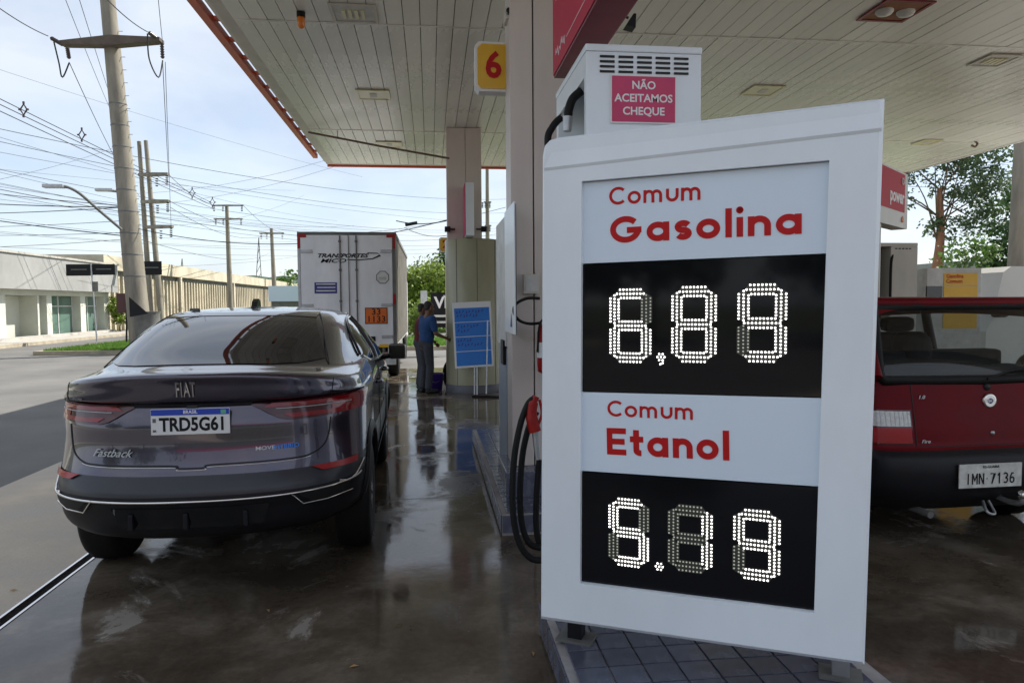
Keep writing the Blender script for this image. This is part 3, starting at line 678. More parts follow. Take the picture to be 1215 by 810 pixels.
# frame: front ring stitched between outline and opening, slight round-over at the top
def P3(p, d=0.): return p0+ex*p[0]+Z*p[1]+nrm*d
fr = MB(); n = len(out)
def fstrip(o2, i2, d1=0., d2=0.): fr.add([P3(o2[0], d1), P3(o2[1], d1), P3(i2[1], d2), P3(i2[0], d2)], [(0, 1, 2, 3)])
c_in = {0: 0, 1: 1, 2: 2, 3: 3, 4: 3, 5: 3, 6: 3}
bev = .012
cen = Vector((sum(p[0] for p in out)/n, sum(p[1] for p in out)/n))
ob = [tuple(Vector(p)+(cen-Vector(p)).normalized()*bev*1.3) for p in out]
for i in range(n):
    j = (i+1) % n; a, b = c_in[i], c_in[j]
    if a == b: fr.add([P3(ob[i]), P3(ob[j]), P3(inn[a])], [(0, 1, 2)])
    else: fr.add([P3(ob[i]), P3(ob[j]), P3(inn[b]), P3(inn[a])], [(0, 1, 2, 3)])
    fr.add([P3(out[i], -bev), P3(out[j], -bev), P3(ob[j]), P3(ob[i])], [(0, 1, 2, 3)])      # bevel
    fr.add([P3(out[i], -.20), P3(out[j], -.20), P3(out[j], -bev), P3(out[i], -bev)], [(0, 1, 2, 3)])  # side
for i in range(4):
    j = (i+1) % 4; fr.add([P3(inn[i], 0), P3(inn[j], 0), P3(inn[j], -.03), P3(inn[i], -.03)], [(0, 1, 2, 3)])
fr.add([P3(p, -.20) for p in reversed(out)], [tuple(range(n))])
fr.build('frame', 'white', pb)
# crease moulding along the head of the board
e0, e1 = sc(646, 203), sc(1046, 156)
MB().add([P3(e0, .0005), P3(e1, .0005), P3((e1[0], e1[1]+.010), .006), P3((e0[0], e0[1]+.010), .006), P3((ob[2][0], ob[2][1]-.004), -.004), P3((ob[3][0]-.01, ob[3][1]-.004), -.004)],
         [(0, 1, 2, 3), (3, 2, 4, 5)]).build('head_moulding', 'white', pb)
def bi(s, t):    # bilinear in opening: s across, t down
    a = Vector(iTL).lerp(Vector(iTR), s); b = Vector(iBL).lerp(Vector(iBR), s); return a.lerp(b, t)
rows = [0, .2005, .5165, .7175, 1]
for k in range(4):
    g_ = 0.0015
    q = [bi(.0, rows[k+1]-g_), bi(1, rows[k+1]-g_), bi(1, rows[k]+g_), bi(0, rows[k]+g_)]
    m_ = 'panelw' if k % 2 == 0 else 'screen'
    b = MB().add([P3(p, -.022) for p in q]+[P3(p, -.028) for p in q], [(0, 1, 2, 3), (7, 6, 5, 4), (0, 4, 5, 1), (1, 5, 6, 2), (2, 6, 7, 3), (3, 7, 4, 0)])
    b.build('name_panel' if k % 2 == 0 else 'display_screen', m_, pb)
def word(w, u0, v0, u1, v1, xh_px, t, gap=.13):
    """baseline from pixel (u0,v0) to (u1,v1)"""
    a = sc(u0, v0); b = sc(u1, v1); L_ = math.hypot(b[0]-a[0], b[1]-a[1]); d = Vector((b[0]-a[0], b[1]-a[1]))/L_
    e1 = (ex*d[0]+Z*d[1]).normalized(); e2 = nrm.cross(e1); m1 = sc(u0, v0-xh_px); xh = math.hypot(m1[0]-a[0], m1[1]-a[1])
    m = MB(); lettering(m, w, xh, t, P3(a, -.022), e1, e2, nrm, L_, gap); m.build('lettering', 'redink', pb)
word('Comum', 721, 242.5, 832, 236, 15.0, .22, .17)
word('Gasolina', 722, 288, 953, 276.5, 22.0, .285, .16)
word('Comum', 719, 494.5, 823, 499, 13.5, .22, .17)
word('Etanol', 718.5, 540, 865, 547.5, 22.5, .29, .16)
# seven segment digits of round LEDs
def dot(b, c, r=.0035, d=-.0208):
    pts = [P3((c[0]+math.cos(a*math.pi/3)*r, c[1]+math.sin(a*math.pi/3)*r), d+.0012) for a in range(6)]
    b.add(pts+[P3(c, d+.0042)], [(i, (i+1) % 6, 6) for i in range(6)])
def digit(u0, v0, u1, v1, on):
    """pixel box of the digit (top-left, bottom-right)"""
    tl2, br2 = Vector(sc(u0, v0)), Vector(sc(u1, v1)); um = (u0+u1)/2
    w, h = br2.x-tl2.x, tl2.y-br2.y; t = .225*w; cc = .3*w
    dg = MB().add([P3((tl2.x-.01, br2.y-.01), -.0218), P3((br2.x+.01, br2.y-.01), -.0218), P3((br2.x+.01, tl2.y+.01), -.0218), P3((tl2.x-.01, tl2.y+.01), -.0218)], [(0, 1, 2, 3)]).build('digit', 'screen', pb)
    t = .29*w; ym = t/2; xm = t/2; sp = t*.25
    def rows3(horizontal, c0, spans, sgn):
        """three staggered rows; spans: (start, end) for outer, middle, inner row"""
        L3 = []
        for r3, (p, q) in zip((1, 0, -1), spans):
            k = max(2, round((q-p)/sp)+1)
            for i in range(k):
                v = p+(q-p)*i/(k-1); off = c0+sgn*r3*t*.32
                L3.append((v, off) if horizontal else (off, v))
        return L3
    hh = h/2; v0_, v1_ = hh+.040*h, h-.125*h
    up3 = [(hh+.055*h, h-.145*h), (hh+.035*h, h-.105*h), (hh+.095*h, h-.16*h)]
    dn3 = [(h-q, h-p) for p, q in up3]
    hz3 = [(.27*w, .73*w), (.20*w, .80*w), (.29*w, .71*w)]
    segd = {'a': rows3(True, h-ym, hz3, 1), 'd': rows3(True, ym, hz3, -1), 'g': rows3(True, hh, [(.25*w, .75*w), (.16*w, .84*w), (.25*w, .75*w)], 1),
            'f': rows3(False, xm, up3, -1), 'e': rows3(False, xm, dn3, -1), 'b': rows3(False, w-xm, up3, 1), 'c': rows3(False, w-xm, dn3, 1)}
    for s_, dots in segd.items():
        b = MB()
        xs2 = [q[0] for q in dots]; ys2 = [q[1] for q in dots]; e_ = .006; x0_, x1_, y0_, y1_ = min(xs2)-e_, max(xs2)+e_, min(ys2)-e_, max(ys2)+e_
        c4 = t*.5; hz_ = (x1_-x0_) > (y1_-y0_)
        pl_ = [(x0_+c4*hz_*.6, y0_), (x1_-c4*hz_*.6, y0_), (x1_, (y0_+y1_)/2), (x1_-c4*hz_*.6, y1_), (x0_+c4*hz_*.6, y1_), (x0_, (y0_+y1_)/2)] if hz_ else [(x0_, y0_+c4*.5), ((x0_+x1_)/2, y0_), (x1_, y0_+c4*.5), (x1_, y1_-c4*.5), ((x0_+x1_)/2, y1_), (x0_, y1_-c4*.5)]
        bs_ = MB().add([P3((tl2.x+a_, br2.y+b_), -.0212) for a_, b_ in pl_], [(0, 1, 2, 3, 4, 5)]).build('segment_base', 'ledbase', dg)
        for (xx, yy) in dots: dot(b, Vector((tl2.x+xx, br2.y+yy)))
        b.build('led_segment', 'ledon' if s_ in on else 'ledoff_glow', dg)
    return dg
A_ = 'abcdefg'
digit(720, 341, 773, 433, 'acdefg'); digit(794, 338, 851, 433, A_); digit(873, 335, 935, 433, 'abcdfg')
digit(719, 589, 770, 679, 'acdfg'); digit(790, 597, 846, 686, 'bc'); digit(868, 602, 927, 696, 'abcdfg')
for u, v in ((783, 424), (781, 674)):
    c = Vector(sc(u, v)); b = MB(); dot(b, c); 
    for k in range(6): dot(b, (c[0]+math.cos(k*math.pi/3)*.0125, c[1]+math.sin(k*math.pi/3)*.0125))
    if v < 500: dot(b, (c[0]-.002, c[1]-.025)); dot(b, (c[0]+.006, c[1]-.021))
    b.build('decimal_dot', 'ledon', pb)
# legs on base plates
for u, v, m_ in ((684, 757, 'blackpl'), (997, 801, 'steel')):
    f0 = gz(u, v, .15)
    MB().frame_box(f0, ex, nrm, Z, (-.03, -.03, .012), (.03, .03, .62)).build('leg', m_, pb)
    MB().frame_box(f0, ex, nrm, Z, (-.075, -.055, 0.001), (.075, .055, .012)).build('base_plate', 'shade', pb)
    d_ = (f0-p0).dot(nrm); MB().frame_box(f0+Z*.56, ex, nrm, Z, (-.02, .03, 0), (.02, -d_-.195, .05)).build('brace', 'blackpl', pb)
# ---------------------------------------------------------------- cars
_slopes = {}
def interp(tab, z):
    """monotone cubic interpolation of rows (z, a, b, ...)"""
    if z <= tab[0][0]: return tab[0][1:]
    if z >= tab[-1][0]: return tab[-1][1:]
    key = id(tab)
    if key not in _slopes:
        n = len(tab); ms = [[0.]*(len(tab[0])-1) for _ in tab]
        for c in range(1, len(tab[0])):
            d = [(tab[i+1][c]-tab[i][c])/(tab[i+1][0]-tab[i][0]) for i in range(n-1)]
            for i in range(1, n-1):
                if d[i-1]*d[i] > 0: ms[i][c-1] = 2*d[i-1]*d[i]/(d[i-1]+d[i])
            ms[0][c-1] = d[0]; ms[-1][c-1] = d[-1]
        _slopes[key] = ms
    ms = _slopes[key]
    for i in range(len(tab)-1):
        if z <= tab[i+1][0]:
            h = tab[i+1][0]-tab[i][0]; t = (z-tab[i][0])/h
            h0, h1, g0, g1 = 2*t**3-3*t*t+1, -2*t**3+3*t*t, t**3-2*t*t+t, t**3-t*t
            return tuple(h0*tab[i][c+1]+h1*tab[i+1][c+1]+h*(g0*ms[i][c]+g1*ms[i+1][c]) for c in range(len(tab[0])-1))
def sst(a, b, x):
    x = min(1, max(0, (x-a)/(b-a))); return x*x*(3-2*x)
class Shell:
    """car body as a stack of plan outlines; row: z, rear y, rear half width, corner depth, mid half width, front y"""
    def __init__(s, tab, p=2.8, blend=.9, droop=0.): s.tab = tab; s.p = p; s.blend = blend; s.droop = droop
    def warp(s, p):
        """the boot lip and shoulders fall away towards the corners"""
        if s.droop: p.z -= s.droop*(min(1, abs(p.x)/.86)**2.6)*sst(1.05, 1.17, p.z)*(1-sst(1.22, 1.48, p.z))*(1-sst(.9, 2.0, p.y))
        return p
    def side(s, y, z):
        yr, wr, a, wmid, yf = interp(s.tab, z)
        if y < yr: return 0
        wy = wr+(wmid-wr)*sst(yr+a*.5, yr+a*.5+s.blend, y)
        w = wy
        if y < yr+a: w = wy*max(0., 1-(1-(y-yr)/a)**s.p)**(1/s.p)
        fb = .7
        if y > yf-fb: w = min(w, wy*max(0., 1-((y-(yf-fb))/fb)**2.6)**(1/2.6))
        return w
    def rear(s, x, z):
        yr, wr, a, wmid, yf = interp(s.tab, z); q = min(.9999, abs(x)/wr)
        return yr+a*(1-(1-q**s.p)**(1/s.p))
    def rp(s, x, z, off=0.):
        """point on the rear skin pushed out by off"""
        e = .004; p = Vector((x, s.rear(x, z), z))
        du = Vector((2*e, s.rear(x+e, z)-s.rear(x-e, z), 0)); dv = Vector((0, s.rear(x, z+e)-s.rear(x, z-e), 2*e))
        n = du.cross(dv).normalized(); return s.warp(p+n*(off if n.y < 0 else -off))
    def sp(s, y, z, sg=1, off=0.):
        e = .01; w = s.side(y, z); du = Vector((s.side(y+e, z)-s.side(y-e, z), 2*e, 0)); dv = Vector((s.side(y, z+e)-s.side(y, z-e), 0, 2*e))
        n = du.cross(dv).normalized(); p = Vector((w, y, z))+n*off; return s.warp(Vector((p.x*sg, p.y, p.z)))
    def outline(s, z, n=44):
        yr, wr, a, wmid, yf = interp(s.tab, z); out = []
        for i in range(n+1):
            if i <= n*.5: th = (i/(n*.5))*math.pi/2; q = math.sin(th); x = wr*q**(1.15 if q else 1); 
            if i <= n*.5:
                x = wr*(math.sin(th)); y = yr+a*(1-max(0, 1-(x/wr)**s.p)**(1/s.p))
                out.append((s.side(y, z) if x > .55*wr and y > yr+1e-4 else x, y))
            elif i <= n*.8:
                f = (i-n*.5)/(n*.3); y = yr+a+(yf-.7-yr-a)*f; out.append((s.side(y, z), y))
            else:
                f = (i-n*.8)/(n*.2); y = yf-.7+.7*math.sin(f*math.pi/2); out.append((s.side(min(y, yf-1e-4), z) if f < 1 else 0., y))
        return out
    def skin(s, zs, cut=None, n=44):
        m = MB(); rows = []
        for z in zs:
            o = s.outline(z, n); rows.append([s.warp(Vector((x, y, z))) for x, y in o]+[s.warp(Vector((-x, y, z))) for x, y in reversed(o[1:-1])])
        k = len(rows[0]); vs = [p for r_ in rows for p in r_]; fs = []
        for i in range(len(rows)-1):
            for j in range(k):
                f = (i*k+j, i*k+(j+1) % k, (i+1)*k+(j+1) % k, (i+1)*k+j)
                c = sum((vs[q] for q in f), Vector((0, 0, 0)))/4
                if cut and cut(c): continue
                fs.append(f)
        m.add(vs, fs, True); m.rows = rows; return m
def rear_patch(sh, xf, z0, z1, off, nx=28, nz=6):
    """strip on the rear skin; xf(z) gives left and right x"""
    m = MB(); vs = []; fs = []
    for i in range(nz+1):
        z = z0+(z1-z0)*i/nz; a, b = xf(i/nz)
        for j in range(nx+1): vs.append(sh.rp(a+(b-a)*j/nx, z, off))
    for i in range(nz):
        for j in range(nx): q = i*(nx+1)+j; fs.append((q, q+1, q+nx+2, q+nx+1))
    return m.add(vs, fs, True)
def grid_patch(top, bot, fn, nu=24, nv=6):
    """patch between two 2-D polylines of equal parameter, mapped by fn"""
    def smp(pl, t):
        t *= len(pl)-1; i = min(int(t), len(pl)-2); f = t-i; return (pl[i][0]+(pl[i+1][0]-pl[i][0])*f, pl[i][1]+(pl[i+1][1]-pl[i][1])*f)
    vs = []; fs = []
    for i in range(nv+1):
        for j in range(nu+1):
            a, b = smp(bot, j/nu), smp(top, j/nu); f = i/nv; vs.append(fn(a[0]+(b[0]-a[0])*f, a[1]+(b[1]-a[1])*f))
    for i in range(nv):
        for j in range(nu): q = i*(nu+1)+j; fs.append((q, q+1, q+nu+2, q+nu+1))
    return MB().add(vs, fs, True)
def wheel(parent, x, y, r, sg, w=.22, spokes=5, nm='wheel'):
    c = Vector((x, y, r))
    o = bpy.data.objects.new(nm, None)
    tyre = MB().lathe([(r*.62, -w/2), (r*.80, -w/2-.004), (r*.94, -w/2+.006), (r*.99, -w/2+.028), (r, -w/4), (r, w/4), (r*.99, w/2-.028), (r*.94, w/2-.006), (r*.80, w/2+.004), (r*.62, w/2)], (0, 0, 0), 'x', 48)
    me = tyre.mesh('wheel'); me.materials.append(MT['rubber']); wo_ = bpy.data.objects.new(nm, me); COL.objects.link(wo_); wo_.parent = parent; wo_.location = c
    q = MB()
    for k in range(4): q.lathe([(r*1.0, -.072+k*.04), (r*1.002, -.066+k*.04)], (0, 0, 0), 'x', 48)
    d = sg*(w/2-.02)
    rim = MB().lathe([(r*.63, d+sg*.012), (r*.60, d+sg*.012), (r*.56, d-sg*.03), (r*.15, d-sg*.05)], (0, 0, 0), 'x', 40)
    rim.build('rim', 'shade', wo_, world=False)
    sp = MB()
    for k in range(spokes):
        a = 2*math.pi*k/spokes
        for da in (-.14, .14):
            e1 = Vector((0, math.cos(a+da*.6), math.sin(a+da*.6))); e2 = Vector((0, math.cos(a+da*1.8), math.sin(a+da*1.8)))
            sp.tube([Vector((d+sg*.004, 0, 0))+e1*r*.12, Vector((d, 0, 0))+e2*r*.58], [.022, .016], 6)
    sp.lathe([(r*.16, d-sg*.01), (r*.15, d+sg*.012), (.001, d+sg*.014)], (0, 0, 0), 'x', 16)
    sp.lathe([(r*.61, d+sg*.013), (r*.58, d+sg*.016), (r*.57, d)], (0, 0, 0), 'x', 40)
    sp.build('spokes', 'alu', wo_, world=False); return wo_

# --- dark grey fastback SUV
cc = at(226, 497, 3.60); HD = R(1.2)
base = Vector((cc.x, cc.y, 0)) - Vector((-math.sin(HD), math.cos(HD), 0))*.085
car = thing('parked_car', 'shiny dark grey coupe style SUV parked on the wet forecourt', 'car', base, HD)
car.scale = (.945, 1, 1)
T = [ # z, yr, wr, a, wmid, yf
 (.33, .26, .74, .45, .80, 4.15), (.37, .12, .80, .50, .84, 4.30), (.415, .07, .84, .50, .865, 4.36), (.46, .045, .855, .50, .875, 4.40), (.53, .025, .862, .50, .885, 4.43), (.575, .010, .866, .50, .887, 4.43),
 (.62, .015, .865, .50, .887, 4.43), (.66, .035, .868, .50, .887, 4.43), (.70, .060, .868, .50, .887, 4.42), (.72, .070, .868, .50, .885, 4.42), (.78, .085, .868, .52, .885, 4.40), (.86, .098, .868, .54, .885, 4.36), (.93, .100, .868, .55, .886, 4.25), (.985, .112, .868, .56, .887, 4.05),
 (1.02, .125, .866, .56, .885, 3.80), (1.045, .130, .864, .56, .882, 3.65), (1.06, .105, .863, .56, .878, 3.60), (1.075, .078, .861, .56, .874, 3.52), (1.11, .070, .858, .56, .862, 3.44), (1.16, .062, .848, .58, .848, 3.36), (1.195, .052, .836, .60, .835, 3.30), (1.208, .058, .828, .60, .829, 3.28), (1.216, .095, .815, .60, .825, 3.26),
 (1.224, .19, .79, .60, .820, 3.25), (1.234, .28, .765, .62, .812, 3.22), (1.26, .37, .735, .62, .795, 3.18), (1.32, .545, .700, .62, .757, 3.08), (1.38, .73, .665, .62, .715, 2.97), (1.43, .90, .63, .62, .675, 2.86), (1.47, 1.06, .595, .62, .635, 2.74), (1.495, 1.19, .565, .62, .60, 2.62),
 (1.51, 1.32, .53, .62, .56, 2.52), (1.522, 1.50, .47, .60, .50, 2.42), (1.532, 1.72, .38, .45, .41, 2.32), (1.536, 1.88, .27, .27, .28, 2.26), (1.538, 1.98, .12, .12, .12, 2.2)]
T = [(r_[0], r_[1], r_[2], r_[3]+.18*(1-sst(1.2, 1.5, r_[0])))+r_[4:] for r_ in T]
sh = Shell(T, 2.5, .9, .085)
WR, WY, FY = .345, 1.02, 3.48
def arch(c): return abs(c.x) > .62 and (math.hypot(c.y-WY, c.z-WR) < .405 or math.hypot(c.y-FY, c.z-WR) < .405)
def zrange(a, b, n): return [a+(b-a)*i/n for i in range(n+1)]
zall = sorted(set(zrange(.70, 1.04, 17)+[t[0] for t in T if t[0] >= .70]+zrange(1.05, 1.24, 19)+zrange(1.24, 1.5, 16)+[1.505, 1.515, 1.526, 1.534]))
zc = [z for i, z in enumerate(zall) if i == 0 or z-zall[i-1] > .0015]
bd = sh.skin(zc, arch, 64); bd.add([bd.rows[-1][i] for i in range(len(bd.rows[-1]))], [tuple(range(len(bd.rows[-1])))], True)
bo = bd.build('body', 'paint', car, world=False)
bup = sh.skin(zrange(.605, .70, 8), arch, 64); bup.build('bumper_upper', 'bumperg', car, world=False)
zl = sorted(set(zrange(.33, .605, 20)))
bu = sh.skin(zl, arch, 64); bu.add(bu.rows[0], [tuple(reversed(range(len(bu.rows[0]))))])
bu.build('bumper', 'blackpl', car, world=False)
# wheel housings
for sg in (-1, 1):
    for yc in (WY, FY):
        h = MB(); N_ = 24; ro = .402
        ring = [(yc+ro*math.cos(a*2*math.pi/N_), WR+ro*math.sin(a*2*math.pi/N_)) for a in range(N_)]
        vs = [Vector((sg*.885, p[0], max(.32, p[1]))) for p in ring]+[Vector((sg*.60, p[0], max(.32, p[1]))) for p in ring]
        ok = [i for i in range(N_) if ring[i][1] > .32 and ring[(i+1) % N_][1] > .32]
        h.add([Vector((sg*(sh.side(p[0], max(p[1], .27))-.004), p[0], p[1])) for p in ring]+vs[N_:], [(i, (i+1) % N_, N_+(i+1) % N_, N_+i) for i in ok])
        h.add(vs[N_:], [tuple(range(N_))])
        h.build('wheel_housing', 'black', car, world=False)
        f = MB(); pr = []
        for i in range(33):
            a = R(-4+188*i/32); rows = []
            for (rad, of) in ((.398, -.01), (.398, .016), (.41, .022), (.445, .020), (.462, .004)):
                y_, z_ = yc+rad*math.cos(a), max(.33, WR+rad*math.sin(a)); s_ = sh.side(y_, z_)+of; rows.append(Vector((sg*s_, y_, z_)))
            pr.append(rows)
        vs = [p for r_ in pr for p in r_]
        f.add(vs, [(i*5+j, i*5+j+1, (i+1)*5+j+1, (i+1)*5+j) for i in range(32) for j in range(4)], True)
        f.build('arch_flare', 'blackpl', car, world=False)
        wheel(car, sg*.77, yc, WR, sg).matrix_parent_inverse = Matrix()
# rear window and side glass
def wz(t): return t
top = [(x, 1.478-.018*(abs(x)/.5)**3) for x in [-.50+i*.1 for i in range(11)]]
bot = [(x, 1.238+.03*(abs(x)/.63)**6) for x in [-.63+i*.126 for i in range(11)]]
grid_patch(top, bot, lambda x, z: sh.rp(x, z, .004), 40, 16).build('rear_window', 'carglass', car, world=False)
# black spoiler strip over the window
grid_patch([(x, 1.500) for x in (-.50, .50)], [(x, 1.482-.018*(abs(x)/.5)**3) for x in [-.5+i*.1 for i in range(11)]], lambda x, z: sh.rp(x, z, .006), 30, 3).build('roof_edge_strip', 'gloss', car, world=False)
for sg in (-1, 1):
    t_ = [(1.42, 1.30), (1.62, 1.40), (1.95, 1.452), (2.3, 1.462), (2.6, 1.44)]; b_ = [(1.36, 1.24), (1.6, 1.165), (2.0, 1.125), (2.6, 1.10), (3.16, 1.08)]
    grid_patch(t_, b_, lambda y, z: sh.sp(y, z, sg, .004), 30, 8).build('side_window', 'carglass', car, world=False)
    for yy0, yy1 in ((2.06, 2.02),):
        MB().tube([sh.sp(yy0, 1.12+.33*i/8, sg, .006) for i in range(9)], .018, 6).build('door_pillar', 'gloss', car, world=False)
    MB().tube([sh.sp(1.36+.18*i, [1.238, 1.185, 1.16, 1.14, 1.125, 1.115, 1.108, 1.10, 1.092, 1.085, 1.078][i], sg, .008) for i in range(11)], .009, 6).build('chrome_moulding', 'chrome', car, world=False)
    MB().tube(bez([sh.sp(1.32, 1.25, sg, .01), sh.sp(1.48, 1.36, sg, .01), sh.sp(1.8, 1.44, sg, .008), sh.sp(2.3, 1.472, sg, .008), sh.sp(2.62, 1.455, sg, .008)], 6), .010, 6).build('window_moulding', 'gloss', car, world=False)
    # mirrors
    mr_ = MB(); mr_.box(sg*.93-.0 if sg > 0 else -1.10, 1.10 if sg > 0 else -.93, 2.86, 2.98, 1.055, 1.195, .035); mr_.tube([Vector((sg*.84, 2.95, 1.07)), Vector((sg*.95, 2.93, 1.09))], .028, 8)
    mo = mr_.build('door_mirror', 'gloss', car, world=False)
    MB().box(sg*.95 if sg > 0 else -1.085, 1.085 if sg > 0 else -.95, 2.856, 2.862, 1.07, 1.18).build('mirror_glass', 'screen', mo, world=False)
    for yh in (1.75, 2.75):
        MB().tube(bez([sh.sp(yh-.10, .985, sg, .0), sh.sp(yh-.06, .985, sg, .035), sh.sp(yh+.06, .985, sg, .035), sh.sp(yh+.1, .985, sg, .0)], 5), .013, 8).build('door_handle', 'paint', car, world=False)
    MB().tube([sh.sp(2.05+.0*i, .50+.6*i/12, sg, .001) for i in range(13)], .004, 5).build('door_seam', 'black', car, world=False)
    # lower sill cladding
    grid_patch([(1.36, .50), (3.08, .50)], [(1.36, .27), (3.08, .27)], lambda y, z: sh.sp(y, z, sg, .014), 12, 4).build('sill_cladding', 'blackpl', car, world=False)
# shark fin
MB().prism([(0, 0), (.16, 0), (.13, .055), (.10, .07), (.055, .05)], Vector((-.06, 1.74, 1.528)), Y, Z, X, 0, .044).build('antenna_fin', 'gloss', car, world=False)
MB().prism([(0, 0), (.05, 0), (.04, .02), (.01, .02)], Vector((-.42, 1.46, 1.512)), Y, Z, X, 0, .06).build('washer_nozzle', 'gloss', car, world=False)
# tail lamps: slim, wrap round the corner, pointed inwards
def lamp(sg):
    def m_(x, z, off=.006): p = sh.rp(abs(x), z, off); p.x *= sg; return p
    xs = [.24+i*(.845-.24)/12 for i in range(13)]
    tp = [(x, 1.052+.012*sst(.25, .8, x)) for x in xs]; bt = [(x, 1.048-.098*sst(.24, .50, x)+.01*sst(.6, .85, x)) for x in xs]
    o = grid_patch(tp, bt, lambda x, z: m_(x, z, .007), 44, 6).build('tail_lamp', 'lampdark', car, world=False)
    # continuation on the flank
    xs2 = [.27+i*(.862-.27)/12 for i in range(13)]
    o2 = grid_patch([(x, 1.040+.014*sst(.25, .8, x)) for x in [.40+i*(.862-.40)/12 for i in range(13)]], [(x, 1.018) for x in [.36+i*(.862-.36)/12 for i in range(13)]], lambda x, z: m_(x, z, .011), 40, 2).build('lamp_bar', 'lampred', o, world=False)
    grid_patch([(x, .983) for x in [.46+i*(.862-.46)/12 for i in range(13)]], [(x, .962) for x in [.50+i*(.862-.50)/12 for i in range(13)]], lambda x, z: m_(x, z, .011), 40, 2).build('lamp_bar', 'lampred', o, world=False)
    grid_patch([(x, 1.054) for x in [.70+i*.013 for i in range(13)]], [(x, .957) for x in [.70+i*.013 for i in range(13)]], lambda x, z: m_(x, z, .0100), 24, 6).build('lamp_corner', 'lampred', o, world=False)
    vs = [(.40, 1.06), (.70, 1.07), (.98, 1.065)]
    fl = [(y, sh) for y in (0,)]
    grid_patch([(.46, 1.058), (.62, 1.062), (.80, 1.052)], [(.46, .962), (.62, .975), (.80, 1.03)], lambda y, z: sh.sp(y, z, sg, .011), 16, 6).build('lamp_corner', 'lampred', o, world=False)
    MB().tube([m_(.42+i*.034, 1.008, .013) for i in range(12)], .0022, 5).build('lamp_filament', 'whited', o, world=False)
lamp(-1); lamp(1)
# lower lip shadow strip, seams, badges
MB().tube([sh.rp(-.30+.6*i/20, 1.047, .003) for i in range(21)], .010, 6).build('handle_shadow_strip', 'blackpl', car, world=False)  # black strip stands for the shadow under the lip, along the handle
seam = [(-.70, .94), (-.690, .86), (-.665, .80), (-.60, .762), (-.50, .752), (-.10, .748), (-.07, .735), (.07, .735), (.10, .748), (.50, .752), (.60, .762), (.665, .80), (.690, .86), (.70, .94)]
MB().tube([sh.rp(p.x, p.y, .0005) for p in bez([(a, b, 0) for a, b in seam], 5)], .0045, 5).build('tailgate_seam', 'black', car, world=False)
MB().tube([sh.rp(p.x, p.y-.010, .001) for p in bez([(a, b, 0) for a, b in seam[3:11]], 5)], .0025, 5).build('tailgate_edge', 'chrome', car, world=False)
for sg in (-1, 1):
    MB().tube([sh.rp(sg*(.705+.012*i/8), 1.06+.145*i/8, .0005) for i in range(9)], .0028, 5).build('tailgate_seam', 'black', car, world=False)
    MB().tube(bez([sh.rp(sg*.655, 1.245, .003), sh.rp(sg*.60, 1.34, .004), sh.rp(sg*.53, 1.46, .004), sh.rp(sg*.50, 1.49, .004)], 5), .004, 5).build('glass_seam', 'black', car, world=False)
    # reflectors low in the bumper
    grid_patch([(sg*.60, .700), (sg*.83, .700)], [(sg*.66, .672), (sg*.83, .668)], lambda x, z: sh.rp(x, z, .010), 12, 2).build('reflector', 'reflector', car, world=False)
    # exhaust style trim
    tr_o = [(.50, .585), (.80, .590), (.80, .520), (.56, .515)]
    grid_patch([(sg*.54, .578), (sg*.79, .580)], [(sg*.60, .530), (sg*.79, .530)], lambda x, z: sh.rp(x, z, .006), 12, 2).build('exhaust_recess', 'black', car, world=False)
    MB().tube([sh.rp(sg*a, b, .012) for a, b in ((.50, .588), (.56, .522), (.68, .522), (.80, .526))], .0045, 6).build('exhaust_trim', 'chrome', car, world=False)
# chrome line across the bumper, kicking up round the corners
cl = [(-.845, .600), (-.8, .590), (-.6, .586), (-.3, .583), (0, .582), (.3, .583), (.6, .586), (.8, .590), (.845, .600)]
MB().tube([sh.rp(p.x, p.y, .010) for p in bez([(a, b, 0) for a, b in cl], 6)], .0062, 8).build('chrome_strip', 'chrome', car, world=False)
for sg in (-1, 1): MB().tube([sh.sp(y_, z_, sg, .008) for y_, z_ in ((.26, .600), (.33, .585), (.40, .60), (.48, .635), (.545, .66))], .0062, 8).build('chrome_strip', 'chrome', car, world=False)
grid_patch([(-.40, .55), (.40, .55)], [(-.36, .44), (.36, .44)], lambda x, z: sh.rp(x, z, .004), 14, 3).build('diffuser_panel', 'gloss', car, world=False)
for xx in (-.30, -.02, .28): MB().box(xx-.012, xx+.012, sh.rear(xx, .5)-.02, sh.rear(xx, .5)+.02, .44, .52, .005).build('diffuser_fin', 'blackpl', car, world=False)
